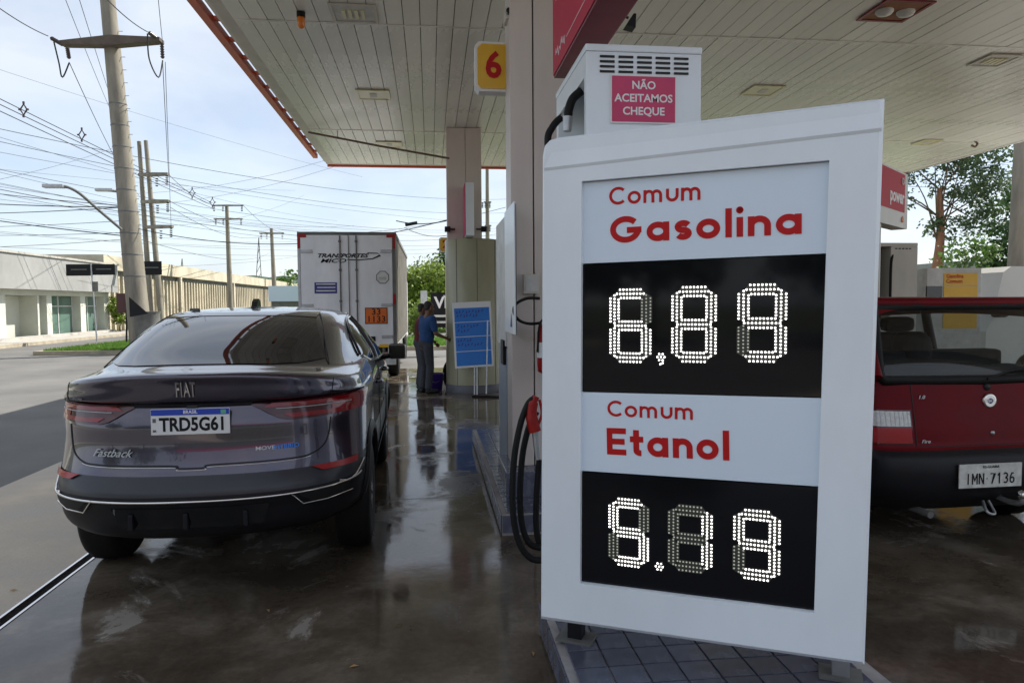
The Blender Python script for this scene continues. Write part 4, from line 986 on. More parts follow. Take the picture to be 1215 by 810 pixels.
# plate
def plate(parent, o, w, h, kind):
    """o: centre of the plate in world space frame of the parent"""
    n = -Y
    pl = MB().box(o.x-w/2, o.x+w/2, o.y-.004, o.y+.004, o.z-h/2, o.z+h/2, .002).build('number_plate', 'paper' if kind == 'new' else mat('grey_plate', (.66, .66, .62), .45, var=.3, scale=20), parent, world=False)
    if kind == 'new':
        MB().box(o.x-w/2+.002, o.x+w/2-.002, o.y-.0052, o.y-.0042, o.z+h/2-.032, o.z+h/2-.002).build('blue_band', mat('plate_blue', (.01, .05, .42), .35), pl, world=False)
        MB().box(o.x+w/2-.045, o.x+w/2-.018, o.y-.0060, o.y-.0053, o.z+h/2-.028, o.z+h/2-.008).build('flag_mark', mat('flag_green', (.12, .42, .30), .5), pl, world=False)
        MB().text('BRASIL', .024, Vector((o.x, o.y-.0055, o.z+h/2-.017)), X, Z, -Y, .0006, .02).build('lettering', 'whiteink', pl, world=False)
        MB().text('TRD5G61', .094, Vector((o.x+.012, o.y-.0045, o.z-.017)), X, Z, -Y, .001, .030, sx=.86).build('registration', 'ink', pl, world=False)
        MB().text('BR', .016, Vector((o.x-w/2+.018, o.y-.0045, o.z-.045)), X, Z, -Y, .001, .02).build('lettering', 'ink', pl, world=False)
        MB().box(o.x-w/2+.009, o.x-w/2+.026, o.y-.005, o.y-.0045, o.z-.002, o.z+.018).build('security_code_blank', 'shade', pl, world=False)
    return pl
yb = sh.rear(0, .98)
plate(car, Vector((0, yb-.022, .970)), .40, .130, 'new')
MB().box(-.19, .19, yb-.016, yb+.02, .93, 1.02).build('plate_holder', 'blackpl', car, world=False)
def skin_text(body, size, x, z, m, nm, bold=.01, shear=0., sx=1., off=.006, par=None, shl=None):
    shl = shl or sh; q = MB().text(body, size, Vector((x, 0, z)), X, Z, -Y, .004, bold, shear, sx)
    q.v = [shl.rp(v.x, v.z, off-v.y*-1.0 if False else off+(-v.y)) for v in q.v]
    return q.build(nm, m, par or car, world=False)
# letters of the maker across the tailgate
for k, ch in enumerate('FIAT'): skin_text(ch, .108, -.052+[0, .020, .046, .077][k], 1.132, 'chrome', 'badge_letter', .014, 0, .43, .008)
skin_text('Fastback', .054, -.42, .810, 'steel', 'script_badge', .006, .5, 1.15)
skin_text('T270', .028, -.62, 1.085, 'steel', 'script_badge', .01, .2, 1.2)
skin_text('MOVE', .028, .37, .815, 'steel', 'hybrid_badge', .01, 0, 1.3)
skin_text('HYBRID', .030, .475, .815, 'cyanw', 'hybrid_badge', .016, 0, 1.2)
# rear camera and wiperless nozzle
MB().box(-.03, .03, sh.rear(0, 1.04)-.012, sh.rear(0, 1.04), 1.028, 1.045, .004).build('reversing_camera', 'gloss', car, world=False)

# --- red hatchback
cu = at(1176, 470, 4.45); HU = R(1.5)
ub = Vector((cu.x, cu.y, 0)) - Vector((-math.sin(HU), math.cos(HU), 0))*.12
uno = thing('parked_car', 'worn red hatchback with clear topped tail lamp behind the price board', 'car', ub, HU)
U = [(.24, .20, .66, .25, .74, 3.40), (.30, .10, .72, .25, .77, 3.50), (.36, .04, .76, .22, .785, 3.56), (.44, .01, .775, .20, .79, 3.58), (.52, 0.0, .775, .20, .79, 3.58), (.60, .015, .775, .20, .79, 3.55), (.635, .055, .772, .20, .79, 3.54), (.66, .085, .772, .20, .79, 3.52),
     (.75, .10, .772, .20, .79, 3.48), (.85, .12, .77, .20, .788, 3.40), (.95, .14, .765, .20, .78, 2.9), (1.03, .155, .755, .20, .77, 2.75), (1.075, .165, .748, .20, .762, 2.7)]
us = Shell(U, 4.0, .6)
WU = .30
def archu(c): return abs(c.x) > .5 and (math.hypot(c.y-.78, c.z-WU) < .345 or math.hypot(c.y-2.95, c.z-WU) < .345)
ubd = us.skin(sorted(set(zrange(.64, 1.075, 22))), archu, 56)
ubd.add(ubd.rows[-1], [tuple(range(len(ubd.rows[-1])))])
ubd.build('body', 'unored', uno, world=False)
ubm = us.skin(zrange(.24, .64, 22), archu, 56); ubm.add(ubm.rows[0], [tuple(reversed(range(len(ubm.rows[0]))))])
ubm.build('bumper', 'blackpl', uno, world=False)
for sg in (-1, 1):
    for yc in (.78, 2.95):
        h = MB(); h.box(min(sg*.45, sg*.52), max(sg*.45, sg*.52), yc-.345, yc+.345, .2, .66); h.box(min(sg*.5, sg*.76), max(sg*.5, sg*.76), yc-.34, yc+.34, .655, .66); h.build('wheel_housing', 'black', uno, world=False)
        wheel(uno, sg*.69, yc, WU, sg, .17, 8)
    # pillars
    MB().tube([Vector((sg*.735, .20, 1.07)), Vector((sg*.66, .40, 1.36)), Vector((sg*.60, .50, 1.50))], [.05, .045, .045], 10).build('rear_pillar', 'unored', uno, world=False)
    MB().tube([Vector((sg*.742, 1.55, 1.07)), Vector((sg*.62, 1.52, 1.50))], [.04, .035], 8).build('door_pillar', 'black', uno, world=False)
    MB().tube([Vector((sg*.745, 2.62, 1.07)), Vector((sg*.60, 2.02, 1.50))], [.035, .03], 8).build('front_pillar', 'unored', uno, world=False)
    MB().add([Vector((sg*.742, .24, 1.08)), Vector((sg*.742, 2.58, 1.08)), Vector((sg*.615, 2.04, 1.48)), Vector((sg*.615, .48, 1.48))], [(0, 1, 2, 3)]).build('side_window', 'glass', uno, world=False)
# roof
rf = MB(); rows = []
for i in range(13):
    f = i/12; y_ = .40+f*1.75
    zc_ = 1.545+.035*math.sin(math.pi*min(1, f*.9+.12)); wv = .635-.04*abs(f-.5)
    rows.append([Vector((wv*q, y_, (zc_-.06*abs(q)**3.2) if abs(q) < .999 else zc_-.085)) for q in [-1+j/10 for j in range(21)]])
vs = [p for r_ in rows for p in r_]; fs = [(i*21+j, i*21+j+1, (i+1)*21+j+1, (i+1)*21+j) for i in range(12) for j in range(20)]
rf.add(vs, fs, True); rf.add([p-Z*.045 for p in vs], [tuple(reversed(f)) for f in fs], True)
for i in range(20): rf.add([vs[i], vs[i+1], vs[i+1]-Z*.045, vs[i]-Z*.045, ], [(0, 1, 2, 3)])
for i in range(12):
    for j in (0, 20): rf.add([vs[i*21+j], vs[(i+1)*21+j], vs[(i+1)*21+j]-Z*.045, vs[i*21+j]-Z*.045], [(0, 1, 2, 3)])
rf.build('roof', 'unored', uno, world=False)
# tailgate frame around the rear window (black gasket), glass, header
def rg(x, t):
    """point on the raked rear glass plane, t 0 bottom .. 1 top"""
    w0, w1 = .70, .595; return Vector((x*(w0+(w1-w0)*t), .165+.03*abs(x)**2+(.40-.165)*t, 1.06+(1.515-1.06)*t))
def band(pts, th, nm, m, off=0):
    MB().tube(pts, th, 8).build(nm, m, uno, world=False)
fr_ = [rg(-1, .05), rg(-.97, 0.0), rg(-.5, -.01), rg(0, -.015), rg(.5, -.01), rg(.97, 0), rg(1, .05), rg(1, .5), rg(1, .93), rg(.96, .99), rg(.5, 1), rg(0, 1), rg(-.5, 1), rg(-.96, .99), rg(-1, .93), rg(-1, .5), rg(-1, .05)]
band(fr_, .030, 'window_gasket', 'rubber')
gl = MB(); gv = [rg(-1+2*i/12, j/6) for j in range(7) for i in range(13)]; gl.add(gv, [(j*13+i, j*13+i+1, (j+1)*13+i+1, (j+1)*13+i) for j in range(6) for i in range(12)], True)
gl.build('rear_window', 'glass', uno, world=False)
MB().tube([rg(-1, .0)+Y*.02, rg(-1, 1)+Y*.02], .035, 8).build('tailgate_frame', 'unored', uno, world=False); MB().tube([rg(1, .0)+Y*.02, rg(1, 1)+Y*.02], .035, 8).build('tailgate_frame', 'unored', uno, world=False)
MB().tube([rg(-1+2*i/12, 1.04) for i in range(13)], .038, 10).build('header_rail', 'unored', uno, world=False)
ws = MB(); ws.add([Vector((-.70, 2.64, 1.08)), Vector((.70, 2.64, 1.08)), Vector((.58, 2.04, 1.49)), Vector((-.58, 2.04, 1.49))], [(0, 1, 2, 3)]); ws.build('windscreen', 'glass', uno, world=False)
# interior: shelf, rear bench, front seats with headrests, dashboard, steering wheel
MB().box(-.66, .66, .22, .72, 1.085, 1.10).build('parcel_shelf', 'seat', uno, world=False)
MB().box(-.64, .64, .74, .90, 1.076, 1.20, .03).build('rear_bench', 'seat', uno, world=False)
MB().box(-.66, .66, 2.25, 2.55, 1.076, 1.13, .02).build('dashboard', 'seat', uno, world=False)
for xx, lab in ((-.36, None), (.36, None)):
    s0 = MB().box(xx-.24, xx+.24, 1.42, 1.54, 1.076, 1.30, .05).build('front_seat', 'seat', uno, world=False)
    MB().box(xx-.13, xx+.13, 1.44, 1.55, 1.30, 1.42, .045).build('headrest', 'seat', s0, world=False)
for xx in (-.40, .0):
    MB().lathe([(.001, .14), (.07, .135), (.115, .10), (.13, .04), (.13, -.04)], (xx-.02, .82, 1.19), n=20).build('headrest', 'seat', uno, world=False)
MB().lathe([(.18, -.012), (.19, 0), (.18, .012)], (-.36, 2.18, 1.16), 'y', 24).build('steering_wheel', 'seat', uno, world=False)
# wiper
MB().tube([us.rp(-.02, 1.055, .03), rg(.25, .10)-Y*.02, rg(.75, .17)-Y*.02], .009, 6).build('wiper', 'rubber', uno, world=False)
# lamps
for sg in (-1, 1):
    f_ = lambda x, z: us.rp(sg*x, z, .010)
    o_ = grid_patch([(.535, .880), (.74, .882)], [(.535, .675), (.74, .675)], lambda x, z: us.rp(sg*x, z, .006), 12, 4).build('tail_lamp', 'lampdark', uno, world=False)
    grid_patch([(.545, .872), (.75, .874)], [(.545, .782), (.75, .782)], f_, 12, 3).build('clear_lens', 'lampclear', o_, world=False)
    grid_patch([(.545, .774), (.75, .774)], [(.545, .682), (.75, .682)], f_, 12, 3).build('red_lens', 'reflector', o_, world=False)
    for k in range(7): MB().tube([us.rp(sg*(.56+.025*k), .786, .0105), us.rp(sg*(.56+.025*k), .870, .0105)], .0022, 4).build('lens_rib', 'whited', o_, world=False)
by = us.rear(0, .935)
MB().lathe([(.047, .0), (.045, -.012), (.036, -.014)], (0, by, .925), 'y', 24).build('maker_badge', 'chrome', uno, world=False)
MB().lathe([(.035, 0.), (.001, -.001)], (0, by-.0135, .925), 'y', 24).build('badge_field', mat('badge_blue', (.03, .06, .22), .25, .3), uno, world=False)
MB().text('FIAT', .026, Vector((0, by-.0155, .925)), X, Z, -Y, .001, .03).build('lettering', 'whiteink', uno, world=False)
MB().lathe([(.022, .01), (.022, -.008), (.001, -.010)], (-.005, us.rear(0, 1.01), 1.01), 'y', 14).build('key_lock', 'black', uno, world=False)
MB().lathe([(.014, .01), (.014, -.006), (.001, -.008)], (-.005, us.rear(0, .735), .73), 'y', 14).build('boot_button', 'steel', uno, world=False)
skin_text('1.0', .03, -.46, .955, 'steel', 'script_badge', .01, .3, 1.2, .004, uno, us)
skin_text('Fire', .03, -.46, .690, 'steel', 'script_badge', .01, .3, 1.2, .004, uno, us)
MB().tube([us.rp(-.50+1.0*i/12, .658, .0) for i in range(13)], .004, 5).build('tailgate_seam', 'black', uno, world=False)
MB().tube([us.rp(-.515, .66+.38*i/8, .0) for i in range(9)], .004, 5).build('tailgate_seam', 'black', uno, world=False)
pp = plate(uno, Vector((-.11, us.rear(0, .50)-.014, .495)), .42, .145, 'old')
PG = {'I': [[(.5, 0), (.5, 1)]], 'M': [[(.05, 0), (.05, 1)], [(.05, .97), (.5, .35), (.95, .97)], [(.95, 0), (.95, 1)]], 'N': [[(.08, 0), (.08, 1)], [(.10, .97), (.90, .03)], [(.92, 0), (.92, 1)]],
      '.': [[(.35, .5), (.65, .5)]], '7': [[(.08, .93), (.92, .93), (.40, 0)]], '1': [[(.25, .75), (.55, .95)], [(.58, 0), (.58, 1)]], '3': [[(.10, .88)]+arc(.5, .73, .36, .21, 130, -90, 10)+arc(.5, .29, .40, .23, 90, -140, 12)],
      '6': [arc(.5, .30, .38, .24, 0, 360, 16), [(.14, .36), (.22, .68), (.45, .92), (.80, .90)]]}
pm_ = MB(); xc_ = -.11-.168
for k, ch in enumerate('IMN.7136'):
    for ln in PG[ch]: pm_.ribbon([((xc_+(.034 if ch != '.' else .02)*q_[0]), .445+.066*q_[1]) for q_ in ln], .0085, Vector((0, us.rear(0, .5)-.0188-.0001*k, 0)), X, Z, -Y, 0, .0008)
    xc_ += .044 if ch != '.' else .030
pm_.build('registration', 'ink', pp, world=False)
MB().text('RS-GUAIBA', .022, Vector((-.11, us.rear(0, .5)-.0190, .548)), X, Z, -Y, .001, .01).build('lettering', 'ink', pp, world=False)
tb = MB(); tb.tube(bez([Vector((.02, .3, .36)), Vector((.02, .02, .33)), Vector((.02, -.09, .34)), Vector((.02, -.11, .37))], 5), .017, 8); tb.build('tow_bar', 'steel', uno, world=False)
tbm = bmesh.new(); bmesh.ops.create_uvsphere(tbm, u_segments=14, v_segments=10, radius=.027, matrix=Matrix.Translation((.02, -.11, .395))); tq = MB(); tq.bm(tbm, True); tq.build('tow_ball', 'chrome', uno, world=False)
MB().tube(bez([Vector((-.10, .05, .32)), Vector((-.12, -.01, .27)), Vector((-.07, -.01, .26)), Vector((-.06, .05, .32))], 5), .009, 6).build('tow_eye', 'steel', uno, world=False)
MB().tube([Vector((-.45, .5, .25)), Vector((-.45, .05, .25))], .022, 10).build('exhaust_pipe', 'shade', uno, world=False)
# ---------------------------------------------------------------- box truck
tk = thing('box_truck', 'white box truck with orange hazard plate on its rear doors ahead of the grey car', 'truck', (-1.62, 14.2, 0), 0)
TX0, TX1, TY0, TY1, TZ0, TZ1 = -2.52, -.66, 14.2, 21.3, .72, 2.93
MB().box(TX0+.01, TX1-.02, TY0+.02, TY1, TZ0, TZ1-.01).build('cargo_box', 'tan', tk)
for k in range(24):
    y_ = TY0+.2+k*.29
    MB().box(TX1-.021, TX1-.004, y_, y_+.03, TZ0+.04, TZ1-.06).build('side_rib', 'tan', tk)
MB().box(TX0, TX1, TY0-.02, TY0+.05, TZ1-.035, TZ1+.02, .004).build('roof_frame', 'shade', tk)
MB().box(TX1-.03, TX1+.012, TY0-.015, TY1, TZ1-.05, TZ1+.015).build('roof_rail', 'shade', tk)
MB().box(TX0, TX0+.05, TY0-.015, TY0+.05, TZ0, TZ1-.036).build('corner_post', 'steel', tk); MB().box(TX1-.06, TX1, TY0-.015, TY0+.05, TZ0, TZ1-.036).build('corner_post', 'shade', tk)
for a_, b_ in ((TX0, TX0+.17), (TX1-.17, TX1)): MB().box(a_, b_, TY0-.024, TY0-.0205, TZ1-.085, TZ1-.02).build('reflective_strip', 'red', tk)
for xx in (TX0, TX1-.055): MB().box(xx+.003, xx+.052, TY0-.020, TY0-.016, TZ1-.30, TZ1-.09).build('reflective_strip', 'red', tk)
xm_ = TX0+.95
ld = MB().box(TX0+.055, xm_-.005, TY0-.012, TY0+.02, TZ0+.02, TZ1-.04, .004).build('rear_door', 'truckw', tk)
rd = MB().box(xm_+.005, TX1-.065, TY0-.012, TY0+.02, TZ0+.02, TZ1-.04, .004).build('rear_door', 'truckw', tk)
MB().box(xm_-.035, xm_+.035, TY0-.018, TY0-.0125, TZ0+.03, TZ1-.05).build('door_seal', 'truckw', tk)
for xx in (xm_-.15, xm_+.16, xm_+.012):
    MB().tube([Vector((xx, TY0-.03, TZ0+.03)), Vector((xx, TY0-.03, TZ1-.05))], .013 if xx != xm_+.012 else .007, 8).build('lock_rod', 'shade', ld if xx < xm_ else rd)
for xx in (xm_-.15, xm_+.16):
    for zz in (.25, .9, 1.5, 2.05): MB().box(xx-.025, xx+.025, TY0-.05, TY0-.0125, TZ0+zz-.02, TZ0+zz+.02, .004).build('rod_bracket', 'shade', ld if xx < xm_ else rd)
for sg, xx, dd in ((1, TX0+.06, ld), (-1, TX1-.07, rd)):
    for zz in (1.86, .82, .20):
        MB().box(min(xx, xx+sg*.22), max(xx, xx+sg*.22), TY0-.028, TY0-.0125, TZ0+zz-.03, TZ0+zz+.03, .006).build('hinge', 'steel', dd)
def tt(body, sz, x_, z_, nm, m, par, **k): MB().text(body, sz, Vector((x_, TY0-.0195, z_)), X, Z, -Y, .0015, **k).build(nm, m, par)
def tp_(u, v): p = onplane(u, v, Vector((0, TY0-.014, 0)), Y); return p
a_, b_ = tp_(378, 304), tp_(441, 303); c_ = (a_+b_)/2
tt('TRANSPORTES', .105, c_.x-.06, c_.z, 'lettering', 'ink', rd, bold=.03, shear=.35, sx=1.38)
c_ = tp_(395, 309.3); tt('MICO', .105, c_.x, c_.z-.005, 'lettering', 'ink', ld, bold=.02, shear=.3, sx=1.8)
sw = [tp_(u, v) for u, v in ((436, 300), (448, 300.5), (451, 303), (442, 307), (425, 308.5), (412, 308))]
MB().ribbon([(p.x, p.z) for p in sw], .018, Vector((0, TY0-.0195, 0)), X, Z, -Y, 0, .001).build('swoosh', 'ink', rd)
a_, b_ = tp_(433, 365), tp_(460, 384)
hz = MB().box(a_.x, b_.x, TY0-.018, TY0-.0125, b_.z, a_.z).build('hazard_plate', 'ink', rd)
MB().box(a_.x+.015, b_.x-.015, TY0-.0195, TY0-.0182, b_.z+.015, a_.z-.015).build('hazard_face', 'orange', hz)
for s_, f in (('33', .27), ('1133', .72)):
    MB().text(s_, .17, Vector(((a_.x+b_.x)/2, TY0-.0198, a_.z+(b_.z-a_.z)*f)), X, Z, -Y, .001, .01, sx=1.1).build('lettering', 'ink', hz)
a_, b_ = tp_(373, 335), tp_(400, 348)
st = MB().box(a_.x, b_.x, TY0-.016, TY0-.0125, b_.z, a_.z).build('navy_sticker', 'navy', ld)
for k in range(3): MB().box(a_.x+.03+.02*(k % 2), b_.x-.03, TY0-.0172, TY0-.0162, a_.z-.045-.065*k, a_.z-.02-.065*k).build('pale_line', 'whited', st)
c_ = tp_(454, 329)
oc = [(math.cos(R(22.5+45*k))*.135, math.sin(R(22.5+45*k))*.135) for k in range(8)]
os_ = MB().prism(oc, Vector((c_.x, TY0-.0125, c_.z)), X, Z, -Y, 0, .003).build('round_sticker', 'shade', rd)
MB().prism([(p[0]*.86, p[1]*.86) for p in oc], Vector((c_.x, TY0-.0158, c_.z)), X, Z, -Y, 0, .001).build('sticker_field', 'whited', os_)
MB().box(c_.x-.07, c_.x+.07, TY0-.018, TY0-.0171, c_.z-.05, c_.z+.01).build('sticker_print', 'tan', os_)
c_ = tp_(440, 402); MB().box(c_.x-.09, c_.x+.09, TY0-.03, TY0-.0125, c_.z-.05, c_.z+.05, .006).build('lock_handle', 'ink', rd)
c_ = tp_(462, 410); MB().box(c_.x-.19, c_.x+.10, TY0-.015, TY0-.0125, c_.z-.03, c_.z+.03).build('yellow_strip', 'yellow', rd)
MB().box(TX1-.06, TX1-.01, TY0-.026, TY0-.021, 1.55, 1.75).build('side_marker', 'red', tk)
MB().box(TX0+.05, TX1-.03, TY0+.1, TY0+.2, .36, .48).build('rear_bumper', 'whited', tk)
for k in range(5): MB().prism([(0, 0), (.16, 0), (.22, .118), (.06, .118)], Vector((TX1-.45-.32*k, TY0+.098, .361)), X, Z, -Y, 0, .003).build('bumper_stripe', 'red', tk)
MB().box(TX0+.3, TX0+.42, TY0+.3, TY1-.2, .5, .72).build('chassis_rail', 'black', tk); MB().box(TX1-.42, TX1-.3, TY0+.3, TY1-.2, .5, .72).build('chassis_rail', 'black', tk)
MB().box(TX0+.1, TX1-.1, TY0+1.4, TY0+1.46, .12, .72).build('mud_flap', 'rubber', tk)
MB().box(TX1-.24, TX1-.12, TY0+.098, TY0+.16, .50, .62, .01).build('tail_lamp', 'reflector', tk); MB().box(TX0+.12, TX0+.24, TY0+.098, TY0+.16, .50, .62, .01).build('tail_lamp', 'reflector', tk)
for yy in (15.9, 20.6):
    for sg in (-1, 1):
        wheel(tk, 0, 0, .42, sg, .24, 6).location = Vector((-1.59+sg*.78, yy, .42))-tk.location
MB().box(TX0+.05, TX1-.05, 21.5, 23.0, .5, 2.35, .12).build('cab', 'truckw', tk)
MB().box(TX1-.30, TX1-.06, 17.2, 18.6, .42, .66, .03).build('fuel_tank', 'steel', tk)

# ---------------------------------------------------------------- people
def skin_obj(name, nodes, edges, m, parent, vox=.010, smooth=6):
    """one continuous surface: tapered limbs and joints fused by a voxel remesh"""
    mb = MB(); R3 = lambda r: r if isinstance(r, tuple) else (r, r)
    used = set()
    for a, b in edges:
        (pa, ra), (pb, rb) = nodes[a], nodes[b]; ra, rb = R3(ra), R3(rb); n = 14; vs = []; d = (pb-pa); L_ = d.length
        if L_ < 1e-5: continue
        d.normalize(); e1 = X - d*X.dot(d); e1 = e1.normalized() if e1.length > .3 else (Y - d*Y.dot(d)).normalized(); e2 = d.cross(e1)
        steps = [(-1., 0)]
        prof = []
        for k in range(5): f = k/4; prof.append((-math.cos(f*math.pi/2)*min(ra), math.sin(f*math.pi/2), ra))
        for k in range(5): f = k/4; prof.append((L_+math.sin(f*math.pi/2)*min(rb), math.cos(f*math.pi/2), rb))
        for (h, sc_, rr_) in prof: vs += [pa+d*h+e1*(math.cos(2*math.pi*q/n)*max(sc_, .02)*rr_[0])+e2*(math.sin(2*math.pi*q/n)*max(sc_, .02)*rr_[1]) for q in range(n)]
        fs = [(i*n+q, i*n+(q+1) % n, (i+1)*n+(q+1) % n, (i+1)*n+q) for i in range(9) for q in range(n)]+[tuple(reversed(range(n))), tuple(range(9*n, 10*n))]
        mb.add(vs, fs, True)
    o = mb.build(name, m, parent, world=False)
    md = o.modifiers.new('fuse', 'REMESH'); md.mode = 'VOXEL'; md.voxel_size = vox; md.use_smooth_shade = True
    sm = o.modifiers.new('smooth', 'SMOOTH'); sm.iterations = smooth; sm.factor = .5; return o
def chain(keys): return [(keys[i], keys[i+1]) for i in range(len(keys)-1)]
def person(label, loc, rz, h, shirt, trou, arm_r, arm_l, lean=0., cat='person', group='people standing by the truck'):
    """faces local +Y; arm_*: elbow and wrist offsets from the shoulder"""
    t = thing('person', label, cat, loc, rz, group); k = h/1.75
    V = lambda x, y, z: Vector((x*k, (y+lean*max(0, z-.95))*k, z*k))
    nd = {'pelvis': (V(0, 0, .93), .13*k), 'belly': (V(0, .02, 1.08), .125*k), 'chest': (V(0, .0, 1.30), (.15*k, .12*k)), 'neckb': (V(0, -.01, 1.46), .065*k),
          'neck': (V(0, 0, 1.52), .052*k), 'head': (V(0, .015, 1.60), (.070*k, .082*k)), 'crown': (V(0, .005, 1.665), (.074*k, .092*k)), 'nose': (V(0, .115, 1.60), .014*k), 'chin': (V(0, .085, 1.545), .03*k)}
    ed = chain(['pelvis', 'belly', 'chest', 'neckb', 'neck', 'head', 'crown'])+[('head', 'nose'), ('neck', 'chin')]
    for s, nm, arm in ((1, 'r', arm_r), (-1, 'l', arm_l)):
        sh_ = V(s*.19, 0, 1.41); el = sh_+Vector(arm[0])*k; wr = sh_+Vector(arm[1])*k; d = (wr-el).normalized(); pal = wr+d*.075*k
        nd.update({'sh'+nm: (sh_, .058*k), 'el'+nm: (el, .040*k), 'wr'+nm: (wr, .026*k), 'pa'+nm: (pal, (.034*k, .018*k))})
        ed += chain(['chest', 'sh'+nm, 'el'+nm, 'wr'+nm, 'pa'+nm])
        side = d.cross(Vector((s, 0, 0))); side = side.normalized() if side.length > .1 else Vector((0, 1, 0)); inn_ = Vector((-s, 0, 0))
        for i, (o_, ln) in enumerate(((-.03, .055), (-.01, .068), (.01, .064), (.028, .05))):
            b_ = pal+side*o_*k+d*.02*k; m_ = b_+d*ln*.55*k+inn_*.006*k; e_ = b_+d*ln*k+inn_*.022*k
            for q, (pp_, rr_) in enumerate(((b_, .0095), (m_, .0085), (e_, .0075))): nd['f%s%d%d' % (nm, i, q)] = (pp_, rr_*k)
            ed += chain(['pa'+nm]+['f%s%d%d' % (nm, i, q) for q in range(3)])
        b_ = wr+d*.03*k-side*.03*k; nd['t%s0' % nm] = (b_, .011*k); nd['t%s1' % nm] = (b_+(d*.7-side*.5+inn_*.3)*.05*k, .009*k); ed += chain(['wr'+nm, 't%s0' % nm, 't%s1' % nm])
        hp, kn, an, ft, to = V(s*.095, 0, .88), V(s*.11, .03, .50), V(s*.12, -.02, .09), V(s*.125, .05, .045), V(s*.13, .16, .03)
        nd.update({'hp'+nm: (hp, .088*k), 'kn'+nm: (kn, .060*k), 'an'+nm: (an, .040*k), 'ft'+nm: (ft, (.042*k, .035*k)), 'to'+nm: (to, .030*k)})
        ed += chain(['pelvis', 'hp'+nm, 'kn'+nm, 'an'+nm, 'ft'+nm, 'to'+nm])
    body = skin_obj('body', nd, ed, 'skin', t, .007, 3)
    sk = {q: (nd[q][0].copy(), tuple(a+.020*k for a in nd[q][1]) if isinstance(nd[q][1], tuple) else nd[q][1]+.020*k) for q in ('pelvis', 'belly', 'chest', 'neckb', 'shr', 'shl')}
    sk['hem'] = (V(0, -.0, .95), (.150*k, .130*k)); sk['pelvis'] = (V(0, 0, 1.0), (.158*k, .135*k)); sk['belly'] = (V(0, .015, 1.10), (.158*k, .14*k)); sk['chest'] = (V(0, 0, 1.30), (.178*k, .135*k))
    e2 = chain(['hem', 'pelvis', 'belly', 'chest', 'neckb'])+[('chest', 'shr'), ('chest', 'shl')]
    sk['neckb'] = (sk['neckb'][0]-Z*.01, .06*k)
    for nm in 'rl': sk['sl'+nm] = (nd['sh'+nm][0].lerp(nd['el'+nm][0], .72), .062*k); e2.append(('sh'+nm, 'sl'+nm))
    skin_obj('shirt', sk, e2, shirt, t)
    tr = {'pelvis': (nd['pelvis'][0]+Z*.02, (.157*k, .148*k))}; e3 = []
    for nm in 'rl':
        tr['hp'+nm] = (nd['hp'+nm][0], .102*k); tr['kn'+nm] = (nd['kn'+nm][0], .078*k); tr['an'+nm] = (nd['an'+nm][0]+Z*.03*k, .068*k); e3 += chain(['pelvis', 'hp'+nm, 'kn'+nm, 'an'+nm])
        sk_ = {'heel': (nd['an'+nm][0]-Z*.045*k-Y*.01, .05*k), 'mid': (nd['ft'+nm][0], .048*k), 'toe': (nd['to'+nm][0]+Z*.008, .038*k)}
        skin_obj('shoe', sk_, chain(['heel', 'mid', 'toe']), 'black', t)
    skin_obj('trousers', tr, e3, trou, t)
    hd = {'a': (nd['crown'][0]+Vector((0, -.016*k, .016*k)), (.078*k, .088*k)), 'b': (nd['head'][0]+Vector((0, -.040*k, .02*k)), (.070*k, .058*k))}
    skin_obj('hair', hd, [('a', 'b')], 'hair', t)
    for s in (-1, 1): MB().tube([nd['head'][0]+Vector((s*.078*k, -.005, .012*k)), nd['head'][0]+Vector((s*.09*k, -.012, -.02*k))], [.018*k, .012*k], 8).build('ear', 'skin', t, world=False)
    return t
m0 = gz(506, 466); m0.z = 0
person('person in blue shirt and grey trousers beside the truck, one arm held forward', m0, R(-62), 1.60, 'shirtb', 'trou',
       ((.05, .04, -.27), (.04, .26, -.36)), ((-.06, -.02, -.28), (-.03, .05, -.52)), .10)
person('person in dark red shirt mostly hidden behind the one in blue', m0+Vector((-.10, .5, 0)), R(-80), 1.56, 'shirtr', 'trou',
       ((.05, .04, -.27), (.04, .2, -.42)), ((-.06, -.02, -.28), (-.03, .05, -.52)), .06)
# bucket
b0 = gz(517, 463); t = thing('bucket', 'purple plastic bucket standing on the wet floor by the olive column', 'bucket', b0)
MB().lathe([(.001, .01), (.115, 0), (.15, .30), (.158, .31), (.145, .31), (.11, .02), (.001, .02)], n=28).build('tub', 'purple', t, world=False)
MB().tube(bez([Vector((-.15, 0, .3)), Vector((-.12, -.06, .22)), Vector((0, -.16, .16)), Vector((.12, -.06, .22)), Vector((.15, 0, .3))], 5), .004, 5).build('handle', 'steel', t, world=False)
t = thing('hose_reel', 'coil of dark hose leaning behind the purple bucket', 'hose', b0+Vector((.27, .15, 0)))
for q in range(4): MB().tube([Vector((.02*q, math.cos(a*math.pi/12)*.02, .27))+Vector((math.cos(a*math.pi/12)*.13, q*.03, math.sin(a*math.pi/12)*.26)) for a in range(25)], .014, 6).build('hose_turn', 'rubber', t, world=False)
